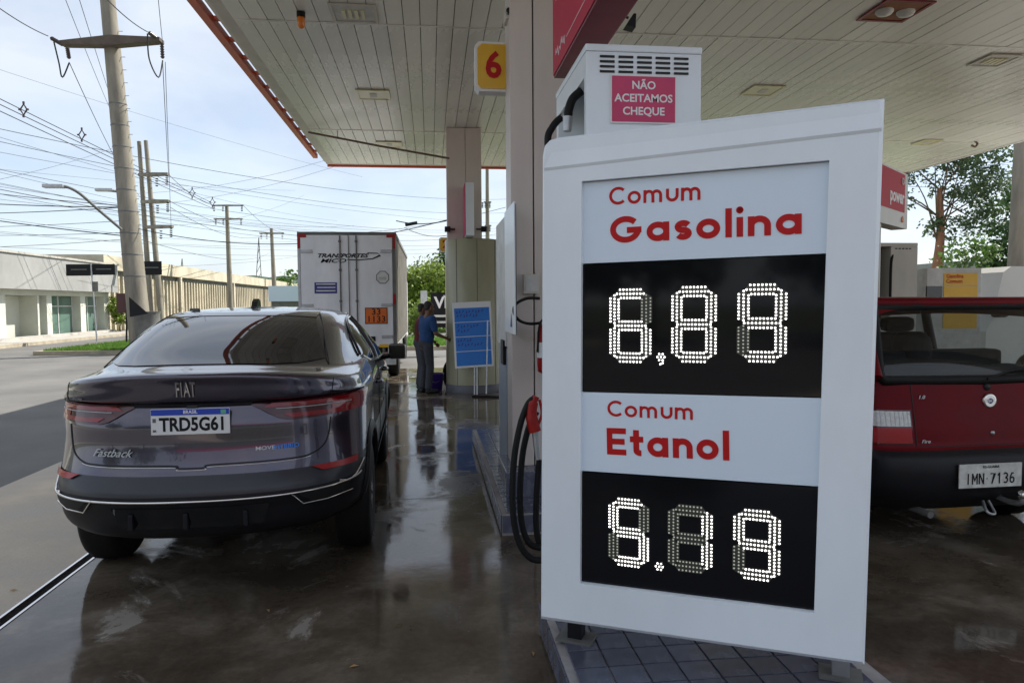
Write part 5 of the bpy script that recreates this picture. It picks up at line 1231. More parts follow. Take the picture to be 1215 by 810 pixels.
# blue price poster leaning on the column
pt = thing('poster_stand', 'blue poster on white board with thin steel legs before the olive column', 'poster stand', gz(563, 468))
q0, q1, q2, q3 = at(540, 437, 12.05), at(586, 434, 12.05), at(582, 357, 12.18), at(536, 359, 12.18)
pn = (q1-q0).cross(q3-q0).normalized(); pn = pn if pn.y < 0 else -pn
def pq(s, t_, d=0): return q0.lerp(q1, s).lerp(q3.lerp(q2, s), t_)+pn*d
def pquad(s0, s1, t0, t1, d, nm, m, par, th=.004):
    f = [pq(s0, t0, d), pq(s1, t0, d), pq(s1, t1, d), pq(s0, t1, d)]; bk_ = [p-pn*th for p in f]
    return MB().add(f+bk_, [(0, 1, 2, 3), (7, 6, 5, 4), (0, 4, 5, 1), (1, 5, 6, 2), (2, 6, 7, 3), (3, 7, 4, 0)]).build(nm, m, par)
bb = pquad(0, 1, 0, 1, 0, 'board', 'paper', pt, .02)
for k in range(4): pquad(.05, .95, .03+.222*k, .03+.222*k+.212, .005, 'blue_row', 'bluep', bb)
for k, (row, dy, n_) in enumerate(((3, .13, 9), (3, .07, 7), (2, .13, 7), (1, .14, 5), (1, .07, 8), (2, .06, 4))):
    x_ = .10
    for i in range(n_):
        w_2 = .05+.02*((i*7+k) % 3); t0 = .03+.222*row+dy
        a1, a2 = pq(x_, t0, .0065), pq(x_+w_2*.8, t0+.022*((i+k) % 3), .0065); a3 = pq(x_+w_2*.4, t0+.05, .0065)
        MB().add([a1, a2, a3], [(0, 1, 2)]).build('pen_mark', 'navy', bb); x_ += w_2+.012
for u, zt in ((563, 434), (566, 434)): MB().tube([at(u, 468, 12.0), at(u+0., zt, 12.06)], .012, 6).build('leg', 'steel', pt)
MB().tube([at(577, 467, 11.9), at(578.5, 380, 12.0)], .012, 6).build('prop_rod', 'steel', pt)
t = thing('hose_line', 'thin black hose lying across the floor at the foot of the olive column', 'hose', gz(590, 469))
MB().tube(bez([gz(560, 470, .015), gz(580, 470, .015), gz(600, 471, .015), gz(616, 470, .015)], 4), .014, 6).build('hose_run', 'rubber', t)

# ---------------------------------------------------------------- far side of the street
# low white shop on the left
sp_ = thing('shop_building', 'low white shop with grey parapet and tall glazed bays on the left', 'building', (-19.5, 30, 0))
FX = -19.4
def fy(u): p = onplane(u, 375, Vector((FX, 0, 0)), X); return p.y
yA, yB = 12.0, fy(130)
MB().box(-32, FX+.55, yA, yB, 2.38, 4.0).build('parapet', 'parapet', sp_)
MB().box(-32, FX+.62, yA-.05, yB+.06, 4.0, 4.10).build('coping', 'paving', sp_)
MB().box(-32, FX-1.2, yA, yB, 0, 2.38).build('rear_wall', 'wall', sp_)
MB().box(FX-1.19, FX, yA, yB, 2.12, 2.375).build('lintel', 'wall', sp_)
for u0, u1, kind in ((-300, -180, 'g'), (-170, -80, 'g'), (-70, -8, 'w'), (7, 45, 'w'), (47, 56, 'g'), (62, 96, 'g'), (102, 124, 'g')):
    y0_, y1_ = fy(u0), fy(u1)
    if kind == 'w': MB().box(FX-.9, FX-.85, y0_, y1_, 0, 2.1).build('blank_bay', 'wall', sp_)
    else:
        wv_ = MB().box(FX-.5, FX-.47, y0_, y1_, 0.06, 2.1).build('shop_window', 'glassg', sp_)
        n_ = max(1, round((y1_-y0_)/1.3))
        for i in range(n_+1): yy = y0_+(y1_-y0_)*i/n_; MB().box(FX-.468, FX-.43, yy-.03, yy+.03, .06, 2.1).build('mullion', 'whited', wv_)
        MB().box(FX-.468, FX-.43, y0_, y1_, 1.55, 1.60).build('transom', 'whited', wv_)
for u0, u1 in ((-180, -170), (-80, -70), (-8, 7), (45, 47), (56, 62), (96, 102), (124, 130)):
    MB().box(FX-.9, FX, fy(u0), fy(u1), 0.02, 2.115).build('pier', 'wall', sp_)
MB().box(FX, FX+.35, yA, yB, .02, .14).build('step', 'paving', sp_)
# long factory
fb = thing('factory_building', 'long beige factory hall with rows of vertical concrete fins', 'building', (-20, 80, 0))
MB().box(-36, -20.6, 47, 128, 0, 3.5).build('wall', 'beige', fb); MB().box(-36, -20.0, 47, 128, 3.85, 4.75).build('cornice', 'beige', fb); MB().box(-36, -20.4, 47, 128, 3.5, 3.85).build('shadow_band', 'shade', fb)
fn = MB(); y_ = 47.2
while y_ < 128: fn.box(-20.6, -20.15, y_, y_+.22, 0, 3.5); y_ += .72
fn.build('fin', 'beige', fb, kind='stuff')
for u in (215, 278, 330): yy = onplane(u, 350, Vector((-20, 0, 0)), X).y; MB().box(-20.14, -20.0, yy, yy+.35, 0, 3.84).build('pier', 'beige', fb)
# low shed left of the truck
t = thing('shed', 'pale blue roofed shed just left of the truck', 'shed', (-22, 100, 0)); c_ = at(347, 355, 70)
MB().box(c_.x-2, c_.x+2, c_.y, c_.y+5, 0, c_.z+.3).build('wall', 'shade', t); MB().box(c_.x-2.2, c_.x+2.2, c_.y-.3, c_.y+5, c_.z-.2, c_.z+1.3).build('roof', mat('pale_blue_sheet', (.5, .6, .72), .5), t)
# hills
hb = MB(); vs = []; fs = []; nH = 140
for i in range(nH+1):
    a = R(-70+150*i/nH); d = 700; hgt = 6+7*math.sin(i*.23)+5*math.sin(i*.61+1)+2.2*math.sin(i*2.3)+rr.random()*1.5
    p = Vector((math.sin(a)*d, math.cos(a)*d, 0)); vs += [p-Z*1, p*1.02+Z*max(4, 22+hgt*.8), p*1.3+Z*max(4, 27+hgt)]
for i in range(nH): fs += [(3*i, 3*i+3, 3*i+4, 3*i+1), (3*i+1, 3*i+4, 3*i+5, 3*i+2)]
hb.add(vs, fs, True); hb.build('hills', 'hill', kind='structure')

# ---------------------------------------------------------------- poles and wires
def insul(mb, p, q, r=.05, n=5):
    for i in range(n):
        c = p.lerp(q, (i+.5)/n); d = (q-p).normalized()*.03; mb.tube([c-d, c+d], [r, r*.55], 8)
def pole(label, base, top, r0, r1, group='concrete utility poles across the street'):
    t = thing('utility_pole', label, 'utility pole', base, 0, group)
    MB().tube([base.lerp(top, i/10) for i in range(11)], [r0+(r1-r0)*i/10 for i in range(11)], 20).build('pole', 'conc', t); return t
# big pole: leans left
pb0 = at(168, 400, 25); pb0.z = -.1; pt0 = at(119, -90, 25)
bp_ = pole('thick leaning concrete pole with long tapered crossarm above the grey car', pb0, pt0, .37, .215)
ca = at(74, 53, 24.6); cb = at(192, 49, 24.8); cm = ca.lerp(cb, .5)
def beam(p, q, w0, w1, d=.25):
    m = MB(); mid = p.lerp(q, .5); u_ = Z
    for a_, b_, wa, wb in ((p, mid, w0, w1), (mid, q, w1, w0)):
        f = (b_-a_).normalized(); s_ = f.cross(Z).normalized()*d*.5
        vs = [a_-s_-u_*wa*.4, a_+s_-u_*wa*.4, a_+s_+u_*wa*.6, a_-s_+u_*wa*.6, b_-s_-u_*wb*.4, b_+s_-u_*wb*.4, b_+s_+u_*wb*.6, b_-s_+u_*wb*.6]
        m.add(vs, [(0, 1, 2, 3), (7, 6, 5, 4), (0, 4, 5, 1), (1, 5, 6, 2), (2, 6, 7, 3), (3, 7, 4, 0)])
    return m
beam(ca, cb, .12, .34, .4).build('crossarm', mat('weathered_arm', (.11, .085, .07), .9, var=.3), bp_)
im = MB(); insul(im, at(74, 53, 24.6), at(60, 45, 24), .075, 6); insul(im, at(80, 58, 24.6), at(82, 70, 24.6), .075, 5); insul(im, at(186, 46, 24.8), at(177, 39, 24), .075, 6); insul(im, at(192, 52, 24.8), at(193, 70, 24.8), .075, 6)
im.build('insulators', 'insul', bp_, kind='stuff')
for i in range(9):
    c_ = pb0.lerp(pt0, .18+.05*i); MB().lathe([(.345-.008*i, -.03), (.36-.008*i, 0), (.345-.008*i, .03)], c_, n=20).build('clamp_band', 'shade', bp_)
for i in range(16):
    c_ = pb0.lerp(pt0, .30+.03*i)+rt*.27; MB().tube([c_, c_+rt*.15], .012, 5).build('step_bolt', 'steel', bp_)
lk = mat('cable_black', (.02, .02, .022), .6)
MB().tube(bez([at(64, 50, 24), at(70, 75, 24.3), at(74, 92, 24.4), at(82, 75, 24.5)], 5), .025, 5).build('jumper_cable', lk, bp_)
MB().tube(bez([at(175, 40, 24), at(177, 70, 24.3), at(188, 92, 24.6), at(193, 72, 24.8)], 5), .025, 5).build('jumper_cable', lk, bp_)
# street lamp on its arm
t = thing('street_lamp', 'street lamp head on a long curved arm reaching left from the thick pole', 'street lamp', at(144, 272, 24.6))
MB().tube(bez([at(144, 272, 24.6), at(118, 250, 24), at(95, 230, 23.5), at(80, 222, 23.3), at(70, 221, 23.2)], 5), .05, 8).build('arm', 'shade', t)
c_ = at(64, 221, 23.2); MB().box(c_.x-.32, c_.x+.32, c_.y-.12, c_.y+.12, c_.z-.06, c_.z+.06, .03).build('lamp_head', 'steel', t)
t = thing('street_lamp', 'second lamp head right behind the thick pole at the same height as the wires', 'street lamp', at(128, 226, 30))
MB().tube([at(145, 228, 30), at(128, 226, 30)], .05, 8).build('arm', 'shade', t); c_ = at(124, 225, 30); MB().box(c_.x-.35, c_.x+.35, c_.y-.12, c_.y+.12, c_.z-.08, c_.z+.05, .03).build('lamp_head', 'steel', t)
# twin pole structure
for (ub, vb_, ut, vt, lab) in ((180, 372, 165, 168, 'left one of the slim twin poles joined by three crossarms'), (192, 372, 173, 167, 'right one of the slim twin poles joined by three crossarms')):
    b_ = at(ub, vb_, 45); b_.z = 0; tp2 = at(ut, vt, 45); q = pole(lab, b_, tp2, .19, .12)
t = thing('pole_crossarms', 'three stacked crossarms with hanging insulators on the twin poles', 'crossarm', at(170, 238, 44.6))
im = MB()
for (v, u0, u1) in ((208, 165, 200), (240, 168, 201), (270, 171, 205)):
    beam(at(u0, v, 44.6), at(u1, v-1, 44.6), .16, .22, .3).build('crossarm', 'conc', t)
    insul(im, at(u1-2, v, 44.4), at(u1-2, v+12, 44.4), .10, 5); insul(im, at(u1-14, v+3, 44.4), at(u1-14, v+14, 44.4), .10, 4)
im.build('insulators', 'insul', t, kind='stuff')
def tpole(lab, ub, ut, vt, d, arms, r0=.2):
    b_ = at(ub, 372, d); b_.z = 0; q = pole(lab, b_, at(ut, vt, d), r0, r0*.6)
    im = MB()
    for (v, u0, u1) in arms:
        beam(at(u0, v, d-.3), at(u1, v, d-.3), d*.0016, d*.0022, d*.003).build('crossarm', 'conc', q)
        for uu in (u0+2, (u0+u1)/2-6, u1-2): insul(im, at(uu, v, d-.3), at(uu, v+7, d-.3), d*.0016, 4)
    im.build('insulators', 'insul', q, kind='stuff'); return q
tpole('single pole with two crossarms rising behind the grey car roof', 274, 269, 243, 58, ((244, 252, 289), (260, 254, 288)), .23)
tpole('thin distant pole with one crossarm just left of the truck', 327, 322, 271, 88, ((277, 308, 337),), .32)
tpole('tiny distant pole over the white shop roof', 122, 122, 304, 110, ((306, 117, 128),), .2)
tpole('slim pole seen between the far column and the near column', 579, 578, 196, 48, ((240, 574, 583), (268, 575, 583)), .18)
for u, lab in ((216, 'faint lattice mast standing on the horizon left of the single pole'), (307, 'tall faint lattice mast on the horizon right of the single pole')):
    c_ = at(u, 350, 420); c_.z = 5; tp3 = at(u, 307 if u < 250 else 282, 420); t = thing('lattice_mast', lab, 'mast', c_, 0, 'masts on the horizon'); m = MB()
    for s_ in (-1, 1): m.tube([c_+X*s_*2.2, tp3], .22, 4)
    for i in range(7): f = i/7; w2 = 2.2*(1-f); a1 = c_.lerp(tp3, f); m.tube([a1-X*w2, c_.lerp(tp3, f+.14)+X*w2*.85], .14, 4)
    m.build('lattice', 'shade', t)

def wire(p, q, sag, r, lab, n=18):
    t_ = []
    for i in range(n+1):
        f = i/n; c_ = p.lerp(q, f); c_.z -= sag*4*f*(1-f); t_.append(c_)
    o = MB().tube(t_, r*.72, 5, caps=False); o_ = o.build('power_line', lk); return tag(o_, lab, 'power line', 'power lines over the street')
WL = [ # start u,v,d  end u,v,d  sag radius label
 ((-30, -12, 18), (57, 43, 24), .1, .022, 'thick line coming in to the left tip of the long crossarm'),
 ((118, -10, 18), (175, 38, 24), .1, .022, 'thick line coming in to the right tip of the long crossarm'),
 ((82, 74, 24.6), (165, 232, 60), .5, .02, 'line dropping from the left tip of the crossarm past the pole'),
 ((193, 74, 24.8), (200, 206, 44), .4, .018, 'line from the right tip of the crossarm down to the twin poles'),
 ((196, 74, 24.8), (203, 268, 44), .3, .015, 'second line from the right crossarm tip down to the lowest arm'),
 ((186, -20, 20), (193, 52, 24.8), .05, .014, 'line entering at the top above the right crossarm tip'),
 ((70, -20, 22), (150, 170, 60), .3, .016, 'thin line from the top edge passing left of the thick pole'),
 ((88, -20, 22), (158, 190, 60), .3, .016, 'thin line from the top edge just left of the thick pole'),
 ((-20, 94, 30), (610, 236, 70), 2.2, .020, 'highest long line sweeping right beneath the canopy corner'),
 ((-20, 104, 30), (610, 252, 70), 2.4, .018, 'second long line sweeping right beneath the canopy corner'),
 ((-20, 106, 27), (252, 241, 58), .05, .026, 'upper line of the spaced bundle with diamond spacers'),
 ((-20, 112, 27), (253, 244, 58), .08, .026, 'middle line of the spaced bundle with diamond spacers'),
 ((-20, 118, 27), (254, 248, 58), .15, .026, 'lower line of the spaced bundle with diamond spacers'),
 ((-20, 138, 32), (600, 270, 75), 2.6, .017, 'thin long line below the spacer bundle'),
 ((-20, 148, 32), (600, 276, 75), 3.2, .024, 'darker long line below the spacer bundle'),
 ((-20, 158, 32), (600, 284, 75), 3.0, .015, 'faint long line crossing behind the twin poles'),
 ((-20, 168, 34), (420, 268, 75), 2.0, .015, 'faint line ending near the truck top'),
 ((-20, 202, 34), (144, 172, 60), .6, .014, 'faint line rising to the right at left edge'),
 ((-20, 216, 28), (144, 244, 25), .5, .020, 'black service line reaching the pole below the lamp arm'),
 ((-20, 232, 28), (146, 246, 25), .4, .026, 'thicker black service line reaching the pole'),
 ((-20, 246, 30), (146, 246, 25), .3, .022, 'dark level service line into the pole'),
 ((-20, 250, 28), (148, 280, 25), .4, .028, 'heaviest black cable into the pole from the left'),
 ((-20, 262, 30), (146, 262, 25), .3, .014, 'thin line low on the left'),
 ((-20, 272, 30), (146, 276, 25), .3, .014, 'thin line lowest but one on the left'),
 ((-20, 286, 32), (146, 284, 25), .3, .014, 'thin line lowest on the left'),
 ((158, 270, 25), (560, 252, 24), .8, .020, 'black cable from the thick pole across to the far column'),
 ((160, 282, 25), (320, 300, 88), .8, .014, 'thin line from the pole to the distant pole'),
 ((200, 238, 44), (322, 272, 88), .8, .022, 'line from the twin poles to the thin distant pole'),
 ((202, 246, 44), (322, 276, 88), 1.2, .022, 'lower line from the twin poles to the thin distant pole'),
 ((289, 244, 58), (337, 276, 88), .5, .022, 'line between the single pole and the thin distant pole'),
 ((200, 207, 44), (252, 243, 58), .3, .022, 'line from the upper twin pole arm to the single pole'),
 ((158, 230, 60), (470, 160, 60), 1.0, .015, 'thin line rising right towards the canopy corner'),
 ((158, 244, 60), (470, 170, 60), 1.0, .015, 'second thin line rising right towards the canopy corner'),
 ((330, 272, 60), (600, 246, 40), .8, .018, 'line passing above the truck to the far column'),
 ((470, 262, 30), (560, 250, 30), .3, .03, 'short thick cable over the truck with a splice'),
 ((480, 270, 30), (536, 278, 30), .2, .018, 'loose cable sagging beside the far column'),
 ((1040, 218, 45), (1230, 208, 40), .4, .02, 'line crossing behind the small red sign on the right'),
 ((1100, 196, 45), (1230, 186, 40), .3, .015, 'thin line high behind the trees on the right'),
 ((1130, 180, 45), (1230, 196, 40), .3, .015, 'thin line sloping down at the right edge')]
for k in range(11):
    v0 = 128+k*15; WL.append(((-20, v0, 30+k*.8), (620 if k % 2 else 400, 262+k*3.4, 80), 1.2+.3*(k % 4), .013, ['thin line %s of the tangle crossing behind the poles' % w for w in ('topmost', 'second', 'third', 'fourth', 'fifth', 'sixth', 'seventh', 'eighth', 'ninth', 'tenth', 'lowest')][k]))
for k, (u0, v0, u1, v1) in enumerate(((-20, 60, 430, 210), (-20, 182, 350, 226), (160, 268, 360, 232))):
    WL.append(((u0, v0, 40), (u1, v1, 70), .8, .012, ['faint upper line falling to the canopy corner', 'faint level line through the twin poles', 'faint line rising from the thick pole towards the truck top'][k]))
for (a1, b1, sag, r, lab) in WL:
    pa_, pb_ = at(*a1), at(*b1)
    if a1[0] == -20: pa_ = pa_+(pa_-pb_).normalized()*22
    wire(pa_, pb_, sag, r, lab, 26)
for u, v, d, s_ in ((28, 130, 29, .22), (97, 160, 35, .24), (228, 229, 54, .3), (252, 240, 57, .3)):
    c_ = at(u, v, d); t = thing('line_spacer', {28: 'diamond line spacer nearest the left edge', 97: 'diamond line spacer just left of the thick pole', 228: 'tiny diamond line spacer right of the twin poles', 252: 'tiny diamond line spacer on top of the single pole'}[u], 'line spacer', c_, 0, 'diamond spacers on the bundled lines')
    k_ = [(c_+rt*s_*math.cos(R(a))*.62+up*s_*math.sin(R(a))) for a in (0, 90, 180, 270, 0)]
    MB().tube(k_, .035, 5).build('diamond', 'insul', t)
    for p in k_[:4]: MB().tube([p, p+(p-c_)*.45], .045, 5).build('clip', 'insul', t)
c_ = at(488, 266, 30); t = thing('cable_splice', 'black cable splice hanging over the truck', 'cable splice', c_); MB().tube([c_-rt*.25-up*.03, c_+rt*.25+up*.06], .07, 8).build('sleeve', 'blackpl', t)

# ---------------------------------------------------------------- street signs
def blade(par, u0, v0, u1, v1, d, face='navydark'):
    a1, b1 = at(u0, v0, d), at(u1, v1, d); m = MB(); e = (b1-a1); ex_ = Vector((rt.x, rt.y, 0)).normalized(); w2 = e.dot(ex_); h2 = a1.z-b1.z
    m.frame_box(a1, ex_, Vector((-ex_.y, ex_.x, 0)), Z, (0, 0, -h2), (w2, .03, 0)); o_ = m.build('name_blade', MT['ink'], par)
    m = MB().frame_box(a1, ex_, Vector((-ex_.y, ex_.x, 0)), Z, (w2*.2, -.004, -h2*.5), (w2*.85, -.001, -h2*.42)); m.build('pale_line', 'shade', o_)
pl0 = gz(115, 405); t = thing('street_name_sign', 'slim post with two dark name blades on the verge before the white shop', 'street sign', pl0, 0, 'street name signs')
dd = (pl0-CAM).dot(fw); MB().tube([pl0, at(108, 313, dd)], .035, 8).build('post', 'steel', t)
blade(t, 78, 313.5, 107, 327, dd); blade(t, 108, 313.5, 136, 326, dd)
c_ = at(113, 340, dd-.1); MB().box(c_.x-.12, c_.x+.12, c_.y-.02, c_.y+.02, c_.z-.22, c_.z+.22).build('small_plate', 'shade', t)
pl0 = gz(166, 404); dd = (pl0-CAM).dot(fw); t = thing('street_name_sign', 'dark name blade showing right of the thick leaning pole', 'street sign', pl0, 0, 'street name signs')
MB().tube([pl0, at(166, 309, dd)], .035, 8).build('post', 'steel', t); blade(t, 167, 310, 191.5, 326, dd)
pl0 = gz(150, 408); dd = (pl0-CAM).dot(fw); t = thing('road_sign', 'small maroon sign on a black post beside the thick pole', 'road sign', pl0)
MB().tube([pl0, at(151, 346, dd)], .04, 8).build('post', 'ink', t); a1 = at(138, 348, dd); MB().box(a1.x, a1.x+.40, a1.y, a1.y+.03, a1.z-.8, a1.z).build('plate', mat('maroon', (.09, .03, .035), .5), t)
pl0 = at(162, 372, 24.2); t = thing('tyre_guard', 'torn grey sheet wrapped round the foot of the thick pole', 'sheet', pl0)
MB().lathe([(.38, -.9), (.42, -.4), (.41, 0), (.46, .1)], pl0+fw*.7, n=24).build('sheet_wrap', 'shade', t); MB().add([at(153, 352, 24), at(176, 372, 24), at(154, 376, 24)], [(0, 1, 2)]).build('sheet_flap', 'ink', t)
# VE banner behind the man
a1, b1 = at(511, 347, 23), at(560, 388, 23)
t = thing('banner', 'black banner with large white letters standing behind the man', 'banner', Vector(((a1.x+b1.x)/2, a1.y, 0)))
MB().box(a1.x, b1.x, a1.y, a1.y+.05, b1.z, a1.z).build('cloth', 'ink', t)
MB().text('VENDE', .50, Vector((a1.x+.12, a1.y-.004, a1.z-.34)), X, Z, -Y, .002, .03, align='LEFT').build('lettering', 'whiteink', t)
for k, (z_, w2) in enumerate(((.72, .7), (.92, .9), (.09, .9))): MB().box(a1.x+.3*(k == 2)+.1, a1.x+w2+.1, a1.y-.004, a1.y-.001, a1.z-z_-.07, a1.z-z_).build('print_line', 'whited', t)
for xx in (a1.x+.05, b1.x-.05): MB().tube([Vector((xx, a1.y+.08, 0)), Vector((xx, a1.y+.08, a1.z))], .03, 6).build('post', 'shade', t)
c_ = at(503, 352, 26); t = thing('road_sign', 'small white sign glimpsed between truck and man', 'road sign', Vector((c_.x, c_.y, 0)))
MB().box(c_.x-.12, c_.x+.12, c_.y, c_.y+.03, c_.z-.25, c_.z+.22).build('plate', 'whited', t); MB().tube([Vector((c_.x, c_.y+.05, 0)), c_+Y*.05], .03, 6).build('post', 'shade', t)

# ---------------------------------------------------------------- trees
def tree(name, label, base, th, r0, blobs, leaf, bark, nleaf, ls, group=None, lean=(0, 0), seed=1, cat='tree', limbs=7, lr=.42):
    rd_ = random.Random(seed); t = thing(name, label, cat, base, 0, group)
    tb_ = MB(); top_ = base+Vector((lean[0], lean[1], th))
    tb_.tube(bez([base-Z*.2, base.lerp(top_, .33)+Vector((rd_.uniform(-.1, .1), 0, 0)), base.lerp(top_, .66)+Vector((rd_.uniform(-.12, .12), 0, 0)), top_], 5), [r0*(1-.045*i) for i in range(16)], 9)
    tb_.build('trunk', bark, t); tb_ = MB()
    for i in range(min(limbs, len(blobs)*2)):
        b_ = blobs[i % len(blobs)]; e = base+Vector(b_[:3])+Vector((rd_.uniform(-.3, .3)*b_[3], rd_.uniform(-.3, .3)*b_[3], rd_.uniform(-.2, .4)*b_[3])); s_ = base.lerp(top_, rd_.uniform(.55, 1))
        md_ = s_.lerp(e, .5)+Vector((rd_.uniform(-.2, .2), rd_.uniform(-.2, .2), rd_.uniform(0, .3)))
        tb_.tube(bez([s_, md_, e], 4), [r0*lr*(1-.1*k) for k in range(9)], 5)
    tb_.build('limbs', 'bark', t)
    cr_ = MB(); tot = sum(b[3]**2 for b in blobs)
    for b_ in blobs:
        n_ = int(nleaf*b_[3]**2/tot); nc = max(5, n_//26)
        for k in range(nc):
            while True:
                q = Vector((rd_.uniform(-1, 1), rd_.uniform(-1, 1), rd_.uniform(-1, 1)))
                if .30 < q.length < 1: break
            c_ = base+Vector(b_[:3])+Vector((q.x*b_[3], q.y*b_[3], q.z*b_[3]*(b_[4] if len(b_) > 4 else .8))); cs = b_[3]*rd_.uniform(.10, .24)
            for _ in range(26):
                p = c_+Vector((rd_.gauss(0, cs), rd_.gauss(0, cs), rd_.gauss(0, cs*.7))); a_ = Vector((rd_.uniform(-1, 1), rd_.uniform(-1, 1), rd_.uniform(-1, .6))).normalized(); s2 = a_.orthogonal().normalized(); s2.rotate(Matrix.Rotation(rd_.uniform(0, 6.28), 3, a_))
                L2 = ls*rd_.uniform(.7, 1.4); cr_.add([p, p+a_*L2*.5+s2*L2*.28, p+a_*L2, p+a_*L2*.5-s2*L2*.28], [(0, 1, 2, 3)])
    cr_.build('crown', leaf, t); return t
def gpt(u, d): p = at(u, 400, d); p.z = 0; return p
tree('tree', 'bright green bushy tree directly right of the truck', gpt(510, 48), 2.4, .20, [(0, 0, 3.2, 1.8), (1.4, .5, 2.8, 1.6), (-1.5, .3, 2.6, 1.5), (.3, -.6, 1.6, 1.6)], 'leafC', 'bark', 6500, .26, 'trees behind the truck', seed=2)
tree('tree', 'darker taller tree half hidden by the olive column', gpt(545, 56), 3.2, .24, [(0, 0, 4.4, 1.8), (1.6, .2, 3.9, 1.7), (-1.2, .3, 3.4, 1.5), (2.4, 0, 2.6, 1.8)], 'leafB', 'bark', 6500, .28, 'trees behind the truck', seed=3)
tree('shrub', 'low yellow green shrub behind the man by the banner', gpt(512, 36), .6, .06, [(0, 0, 1.0, 1.15), (1.3, .2, .9, 1.0), (-1.2, .1, .7, .9)], 'leafC', 'bark', 4000, .16, seed=4, cat='shrub')
tree('tree', 'bushy tree with brownish tips between the two columns', gpt(590, 44), 2.8, .18, [(0, 0, 3.7, 1.6), (1.2, .2, 2.7, 1.5), (-.9, .3, 2.2, 1.4)], 'leafD', 'bark', 4000, .24, 'trees behind the truck', seed=5)
tree('tree', 'slender sparse tree with reddish trunk behind the small red sign', gpt(1108, 30), 6.2, .30,
     [(1.2, 0, 6.6, 1.4), (-1.4, .4, 7.4, 1.2), (2.0, .2, 8.0, 1.4), (-.2, 0, 8.6, 1.5), (3.0, .3, 6.1, 1.2), (-2.1, .2, 5.8, .9), (2.6, .3, 4.9, 1.0), (.6, 0, 4.6, .9), (1.0, 0, 7.6, 1.0)], 'leafD', 'redbark', 10500, .15, 'trees on the right', lean=(.1, 0), seed=8, limbs=16, lr=.14)
tree('tree', 'dense dark green tree at the right edge behind the leaning pole', gpt(1212, 27), 3.0, .22, [(0, 0, 4.0, 1.3), (.9, .2, 5.4, 1.4), (-.5, .3, 2.8, 1.1), (1.0, .2, 3.0, 1.5), (2.2, 0, 5, 1.8)], 'leafB', 'bark', 7500, .19, 'trees on the right', seed=9)
tree('tree', 'small thin young tree just right of the reddish trunk', gpt(1135, 24), 2.4, .07, [(0, 0, 2.9, .9), (.5, .2, 2.2, .8), (-.6, .1, 2.0, .7), (.9, 0, 3.2, .6)], 'leafA', 'bark', 1900, .14, 'trees on the right', seed=10)
tree('shrub', 'bright yellow green shrub beside the distant white pump', gpt(1103, 21), .8, .05, [(0, 0, 1.4, .75), (.6, .1, 1.9, .6), (-.4, 0, 1.0, .7)], 'leafC', 'bark', 3000, .13, seed=11, cat='shrub')
tree('shrub', 'small potted looking shrub by the corner of the white shop', gpt(143, 44), .8, .05, [(0, 0, 1.5, .8), (.4, 0, .9, .7)], 'leafC', 'bark', 1400, .2, seed=12, cat='shrub')
rdh = random.Random(5)
for i in range(10):
    u = 345+i*28; d = 95+rdh.uniform(-12, 20)
    if 360 < u < 480: continue
    tree('tree', ['first', 'second', 'third', 'fourth', 'fifth', 'sixth', 'seventh', 'eighth', 'ninth', 'tenth'][i]+' distant round tree from the left low on the horizon', gpt(u, d), 2.5, .2, [(0, 0, 4.0, 2.6), (2.5, 0, 3.2, 2.2), (-2.4, 0, 3.0, 2.0)], 'leafB' if i % 2 else 'leafA', 'bark', 1500, .6, 'far trees low on the horizon', seed=20+i)

# leaning pole at right edge
b_ = at(1206, 330, 19); b_.z = 0
pole('stout concrete pole at the right edge before the dark tree', b_, at(1222, -10, 19), .27, .17, 'concrete utility poles across the street')

# ---------------------------------------------------------------- things behind the red car
# second pump island
isl = thing('pump_island', 'distant tiled pump island beyond the red hatchback', 'island', (6.3, 10.2, 0), 0, 'tiled islands carrying the pumps')
MB().box(4.9, 7.6, 9.0, 13.5, 0, .15, .01).build('kerb_block', 'tile', isl)
def pump(label, xx, yy, w, d_, h_, extra):
    t = thing('fuel_dispenser', label, 'fuel pump', (xx, yy, .15), 0, 'fuel pumps on the islands')
    MB().box(xx, xx+w, yy, yy+d_, .15, 1.2, .01).build('lower_cabinet', 'whited', t)
    MB().box(xx, xx+w, yy, yy+d_, h_-.05, h_, .008).build('top_cap', 'cream', t)
    MB().box(xx, xx+.06, yy, yy+d_, 1.201, h_-.051).build('side_post', 'cream', t); MB().box(xx+.35, xx+w, yy+.002, yy+d_-.002, 1.201, h_-.051, .006).build('head_cabinet', 'cream', t)
    MB().box(xx+.061, xx+.349, yy+.2, yy+d_-.01, 1.201, h_-.051).build('hose_bay', 'shade', t)
    return t
pA = at(1045, 288, 9.6); pB = at(1093, 288, 9.6)
t = pump('white pump with red nozzle seen left of the trees on the right', pA.x-.2, pA.y, pB.x-pA.x+.2, .6, pA.z, 0)
MB().box(pA.x+.20, pA.x+.32, pA.y+.05, pA.y+.17, 1.62, 1.86, .02).build('nozzle', 'red', t); MB().tube(bez([Vector((pA.x+.2, pA.y+.03, 2.2)), Vector((pA.x+.14, pA.y-.02, 2.0)), Vector((pA.x+.14, pA.y-.02, 1.4))], 5), .018, 6).build('hose', 'rubber', t)
for k in range(5): MB().box(pA.x+.38+.05*k-.17, pA.x+.41+.05*k-.17, pA.y-.002, pA.y+.004, pA.z-.085, pA.z-.07).build('louvre_slot', 'black', t)
pA = at(1100, 318, 9.9); pB = at(1171, 318, 9.9)
t = thing('fuel_dispenser', 'low white pump with large yellow label behind the red car roof', 'fuel pump', (pA.x+.4, pA.y+.3, .15), 0, 'fuel pumps on the islands')
MB().box(pA.x, pB.x, pA.y, pA.y+.6, .15, pA.z, .012).build('cabinet', 'whited', t)
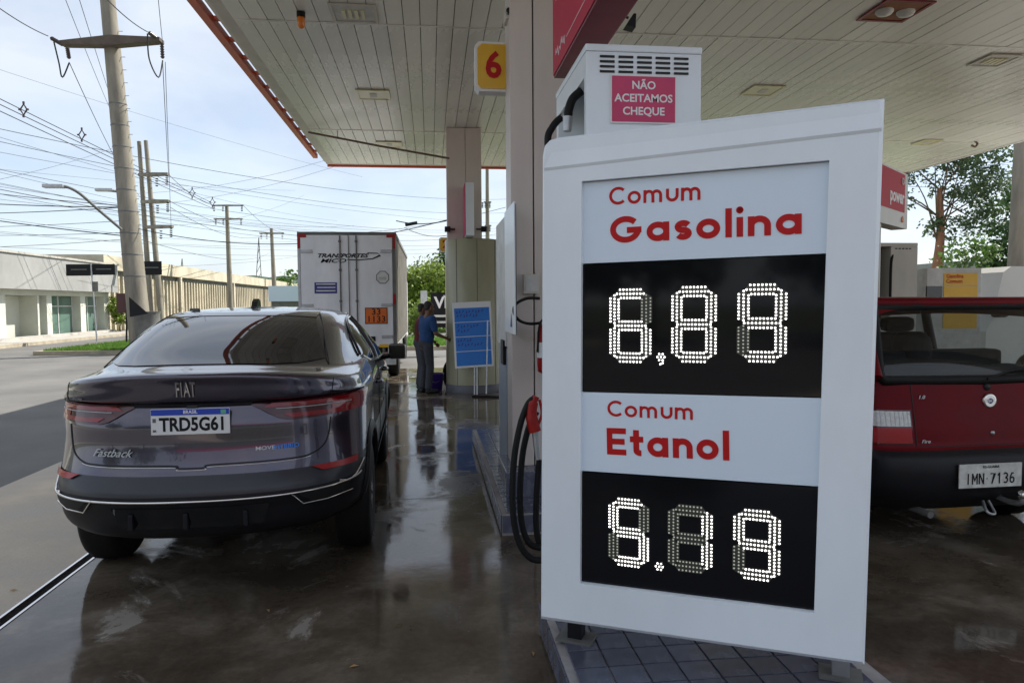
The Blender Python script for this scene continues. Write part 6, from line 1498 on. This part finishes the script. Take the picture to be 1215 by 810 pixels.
MB().box(pA.x+.0, pA.x+.235, pA.y-.004, pA.y+.02, pA.z-.52, pA.z-.25, .003).build('screen', 'gloss', t)
a1 = at(1125, 324, 9.85); b1 = at(1170, 394, 9.85)
for k, (z0_, z1_) in enumerate(((1.76, 1.93), (1.60, 1.75), (1.42, 1.59), (1.16, 1.41))): MB().box(a1.x, b1.x, pA.y-.008, pA.y-.001, z0_, z1_).build('yellow_label', 'yellow', t)
for k, s_ in enumerate(('Gasolina', 'Comum')): MB().text(s_, .075, Vector((a1.x+.03, pA.y-.0095, 1.885-.07*k)), X, Z, -Y, .001, .02, align='LEFT').build('lettering', 'redink', t)
# small red and white sign
sA, sB = at(1085, 208, 8.2), at(1048, 216, 7.5)
t = thing('box_sign', 'small red and white box sign just right of the price board', 'sign', at(1066, 272, 7.9), 0)
e1 = at(1076, 209, 8.0)-at(1030, 222, 7.0); e1.z = 0; e1.normalize(); o1 = at(1076, 272, 8.0); nn = Vector((e1.y, -e1.x, 0)); nn = nn if nn.dot(o1-CAM) < 0 else -nn
MB().frame_box(o1, e1, nn, Z, (-1.3, -.16, 0.0), (0, 0, .60)).build('casing', 'cream', t); MB().frame_box(o1, e1, nn, Z, (.001, -.159, 0.005), (.012, -.002, .595)).build('end_cap', 'ink', t)
MB().frame_box(o1, e1, nn, Z, (-1.28, .001, .17), (-.12, .004, .58)).build('red_face', 'hatchback_sign', t)
rtx = e1 if e1.x > 0 else -e1
MB().text('power', .20, o1-e1*.42+nn*.0045+Z*.32, rtx, Z, nn, .001, .03).build('lettering', 'whiteink', t)
dm = MB().lathe([(.035, 0), (.034, .003)], (0, 0, 0), 'z', 12).build('dot_mark', 'orange', t, world=False); dm.location = (o1-e1*.2+nn*.006+Z*.09)-t.location; dm.rotation_euler = nn.to_track_quat('Z', 'Y').to_euler()
ring = MB().tube([o1-e1*.22+nn*.006+Z*.50+(rtx*math.cos(R(a*20))+Z*math.sin(R(a*20)))*.032 for a in range(19)], .009, 5); ring.build('ring_mark', 'whiteink', t)
pst = o1-e1*.9-nn*.08; MB().tube([Vector((pst.x, pst.y, 0)), Vector((pst.x, pst.y, o1.z))], .06, 10).build('post', 'cream', t)
# white delivery van at right
vA = at(1172, 316, 12.5); t = thing('parked_van', 'white van side with black mirror beyond the red hatchback', 'van', (vA.x+2, vA.y+.5, 0))
vz = vA.z
prof = [(0, .35), (0, 1.0), (.12, 1.25), (.30, vz-.1), (.45, vz), (4.4, vz), (4.4, .35)]
MB().prism(prof, Vector((vA.x, vA.y, 0)), X, Z, Y, 0, 1.8).build('body', 'van', t)
MB().ribbon([(.75, .6), (.75, vz-.14), (.85, vz-.08), (2.2, vz-.08), (2.2, .6)], .012, Vector((vA.x, vA.y-.0005, 0)), X, Z, -Y, 0, .002).build('door_seam', 'ink', t)
MB().prism([(0.95, 1.05), (1.0, 1.45), (2.0, 1.45), (2.0, 1.05)], Vector((vA.x, vA.y-.001, 0)), X, Z, -Y, 0, .004).build('side_window', 'carglass', t)
MB().box(vA.x+.02, vA.x+.22, vA.y-.25, vA.y-.05, 1.25, 1.60, .05).build('door_mirror', 'blackpl', t)
for xx in (.85, 3.5): wheel(t, 0, 0, .33, -1, .2, 6).location = Vector((vA.x+xx, vA.y+.1, .33))-t.location
for c__ in [q for q in t.children if q.name.startswith('wheel')]: c__.rotation_euler = (0, 0, math.pi/2)
vB = at(1140, 311, 40); t = thing('roofed_shelter', 'grey flat roof of a small building behind the pumps', 'building', (vB.x+1.3, vB.y+2, 0)); MB().box(vB.x, vB.x+3.0, vB.y, vB.y+4, 3.35, 3.75).build('roof', 'parapet', t); MB().box(vB.x+.3, vB.x+2.7, vB.y+.3, vB.y+3.7, 0, 3.35).build('wall', 'beige', t)

# ---------------------------------------------------------------- behind the photographer: unseen shop and street trees, added to darken reflections
t = thing('unseen_shop', 'unseen shop with dark glazing added behind the camera to darken reflections', 'building', (4, -19, 0))
MB().box(-9, 20, -26, -19, 0, 4.6, .05).build('wall', 'darkwall', t); MB().box(-9.1, 20.1, -19.3, -18.9, 3.5, 4.7).build('fascia', 'signred', t)
for k in range(9): MB().box(-8.5+3.15*k, -5.6+3.15*k, -18.98, -18.93, .2, 3.2).build('shop_window', 'glassg', t)
for k, (x_, y_) in enumerate(((-16, -18), (-22, -10), (-27, -24), (-12, -27))):
    tree('tree', ['tree left of the added shop', 'tree across the street behind the camera', 'tall tree far behind the camera', 'tree behind the added shop'][k]+' added unseen to darken reflections', Vector((x_, y_, -.1)), 3.0, .25, [(0, 0, 4.8, 2.8), (1.8, .4, 4.0, 2.2), (-1.7, .2, 3.8, 2.2)], 'leafB', 'bark', 2200, .5, 'trees behind the camera', seed=60+k)
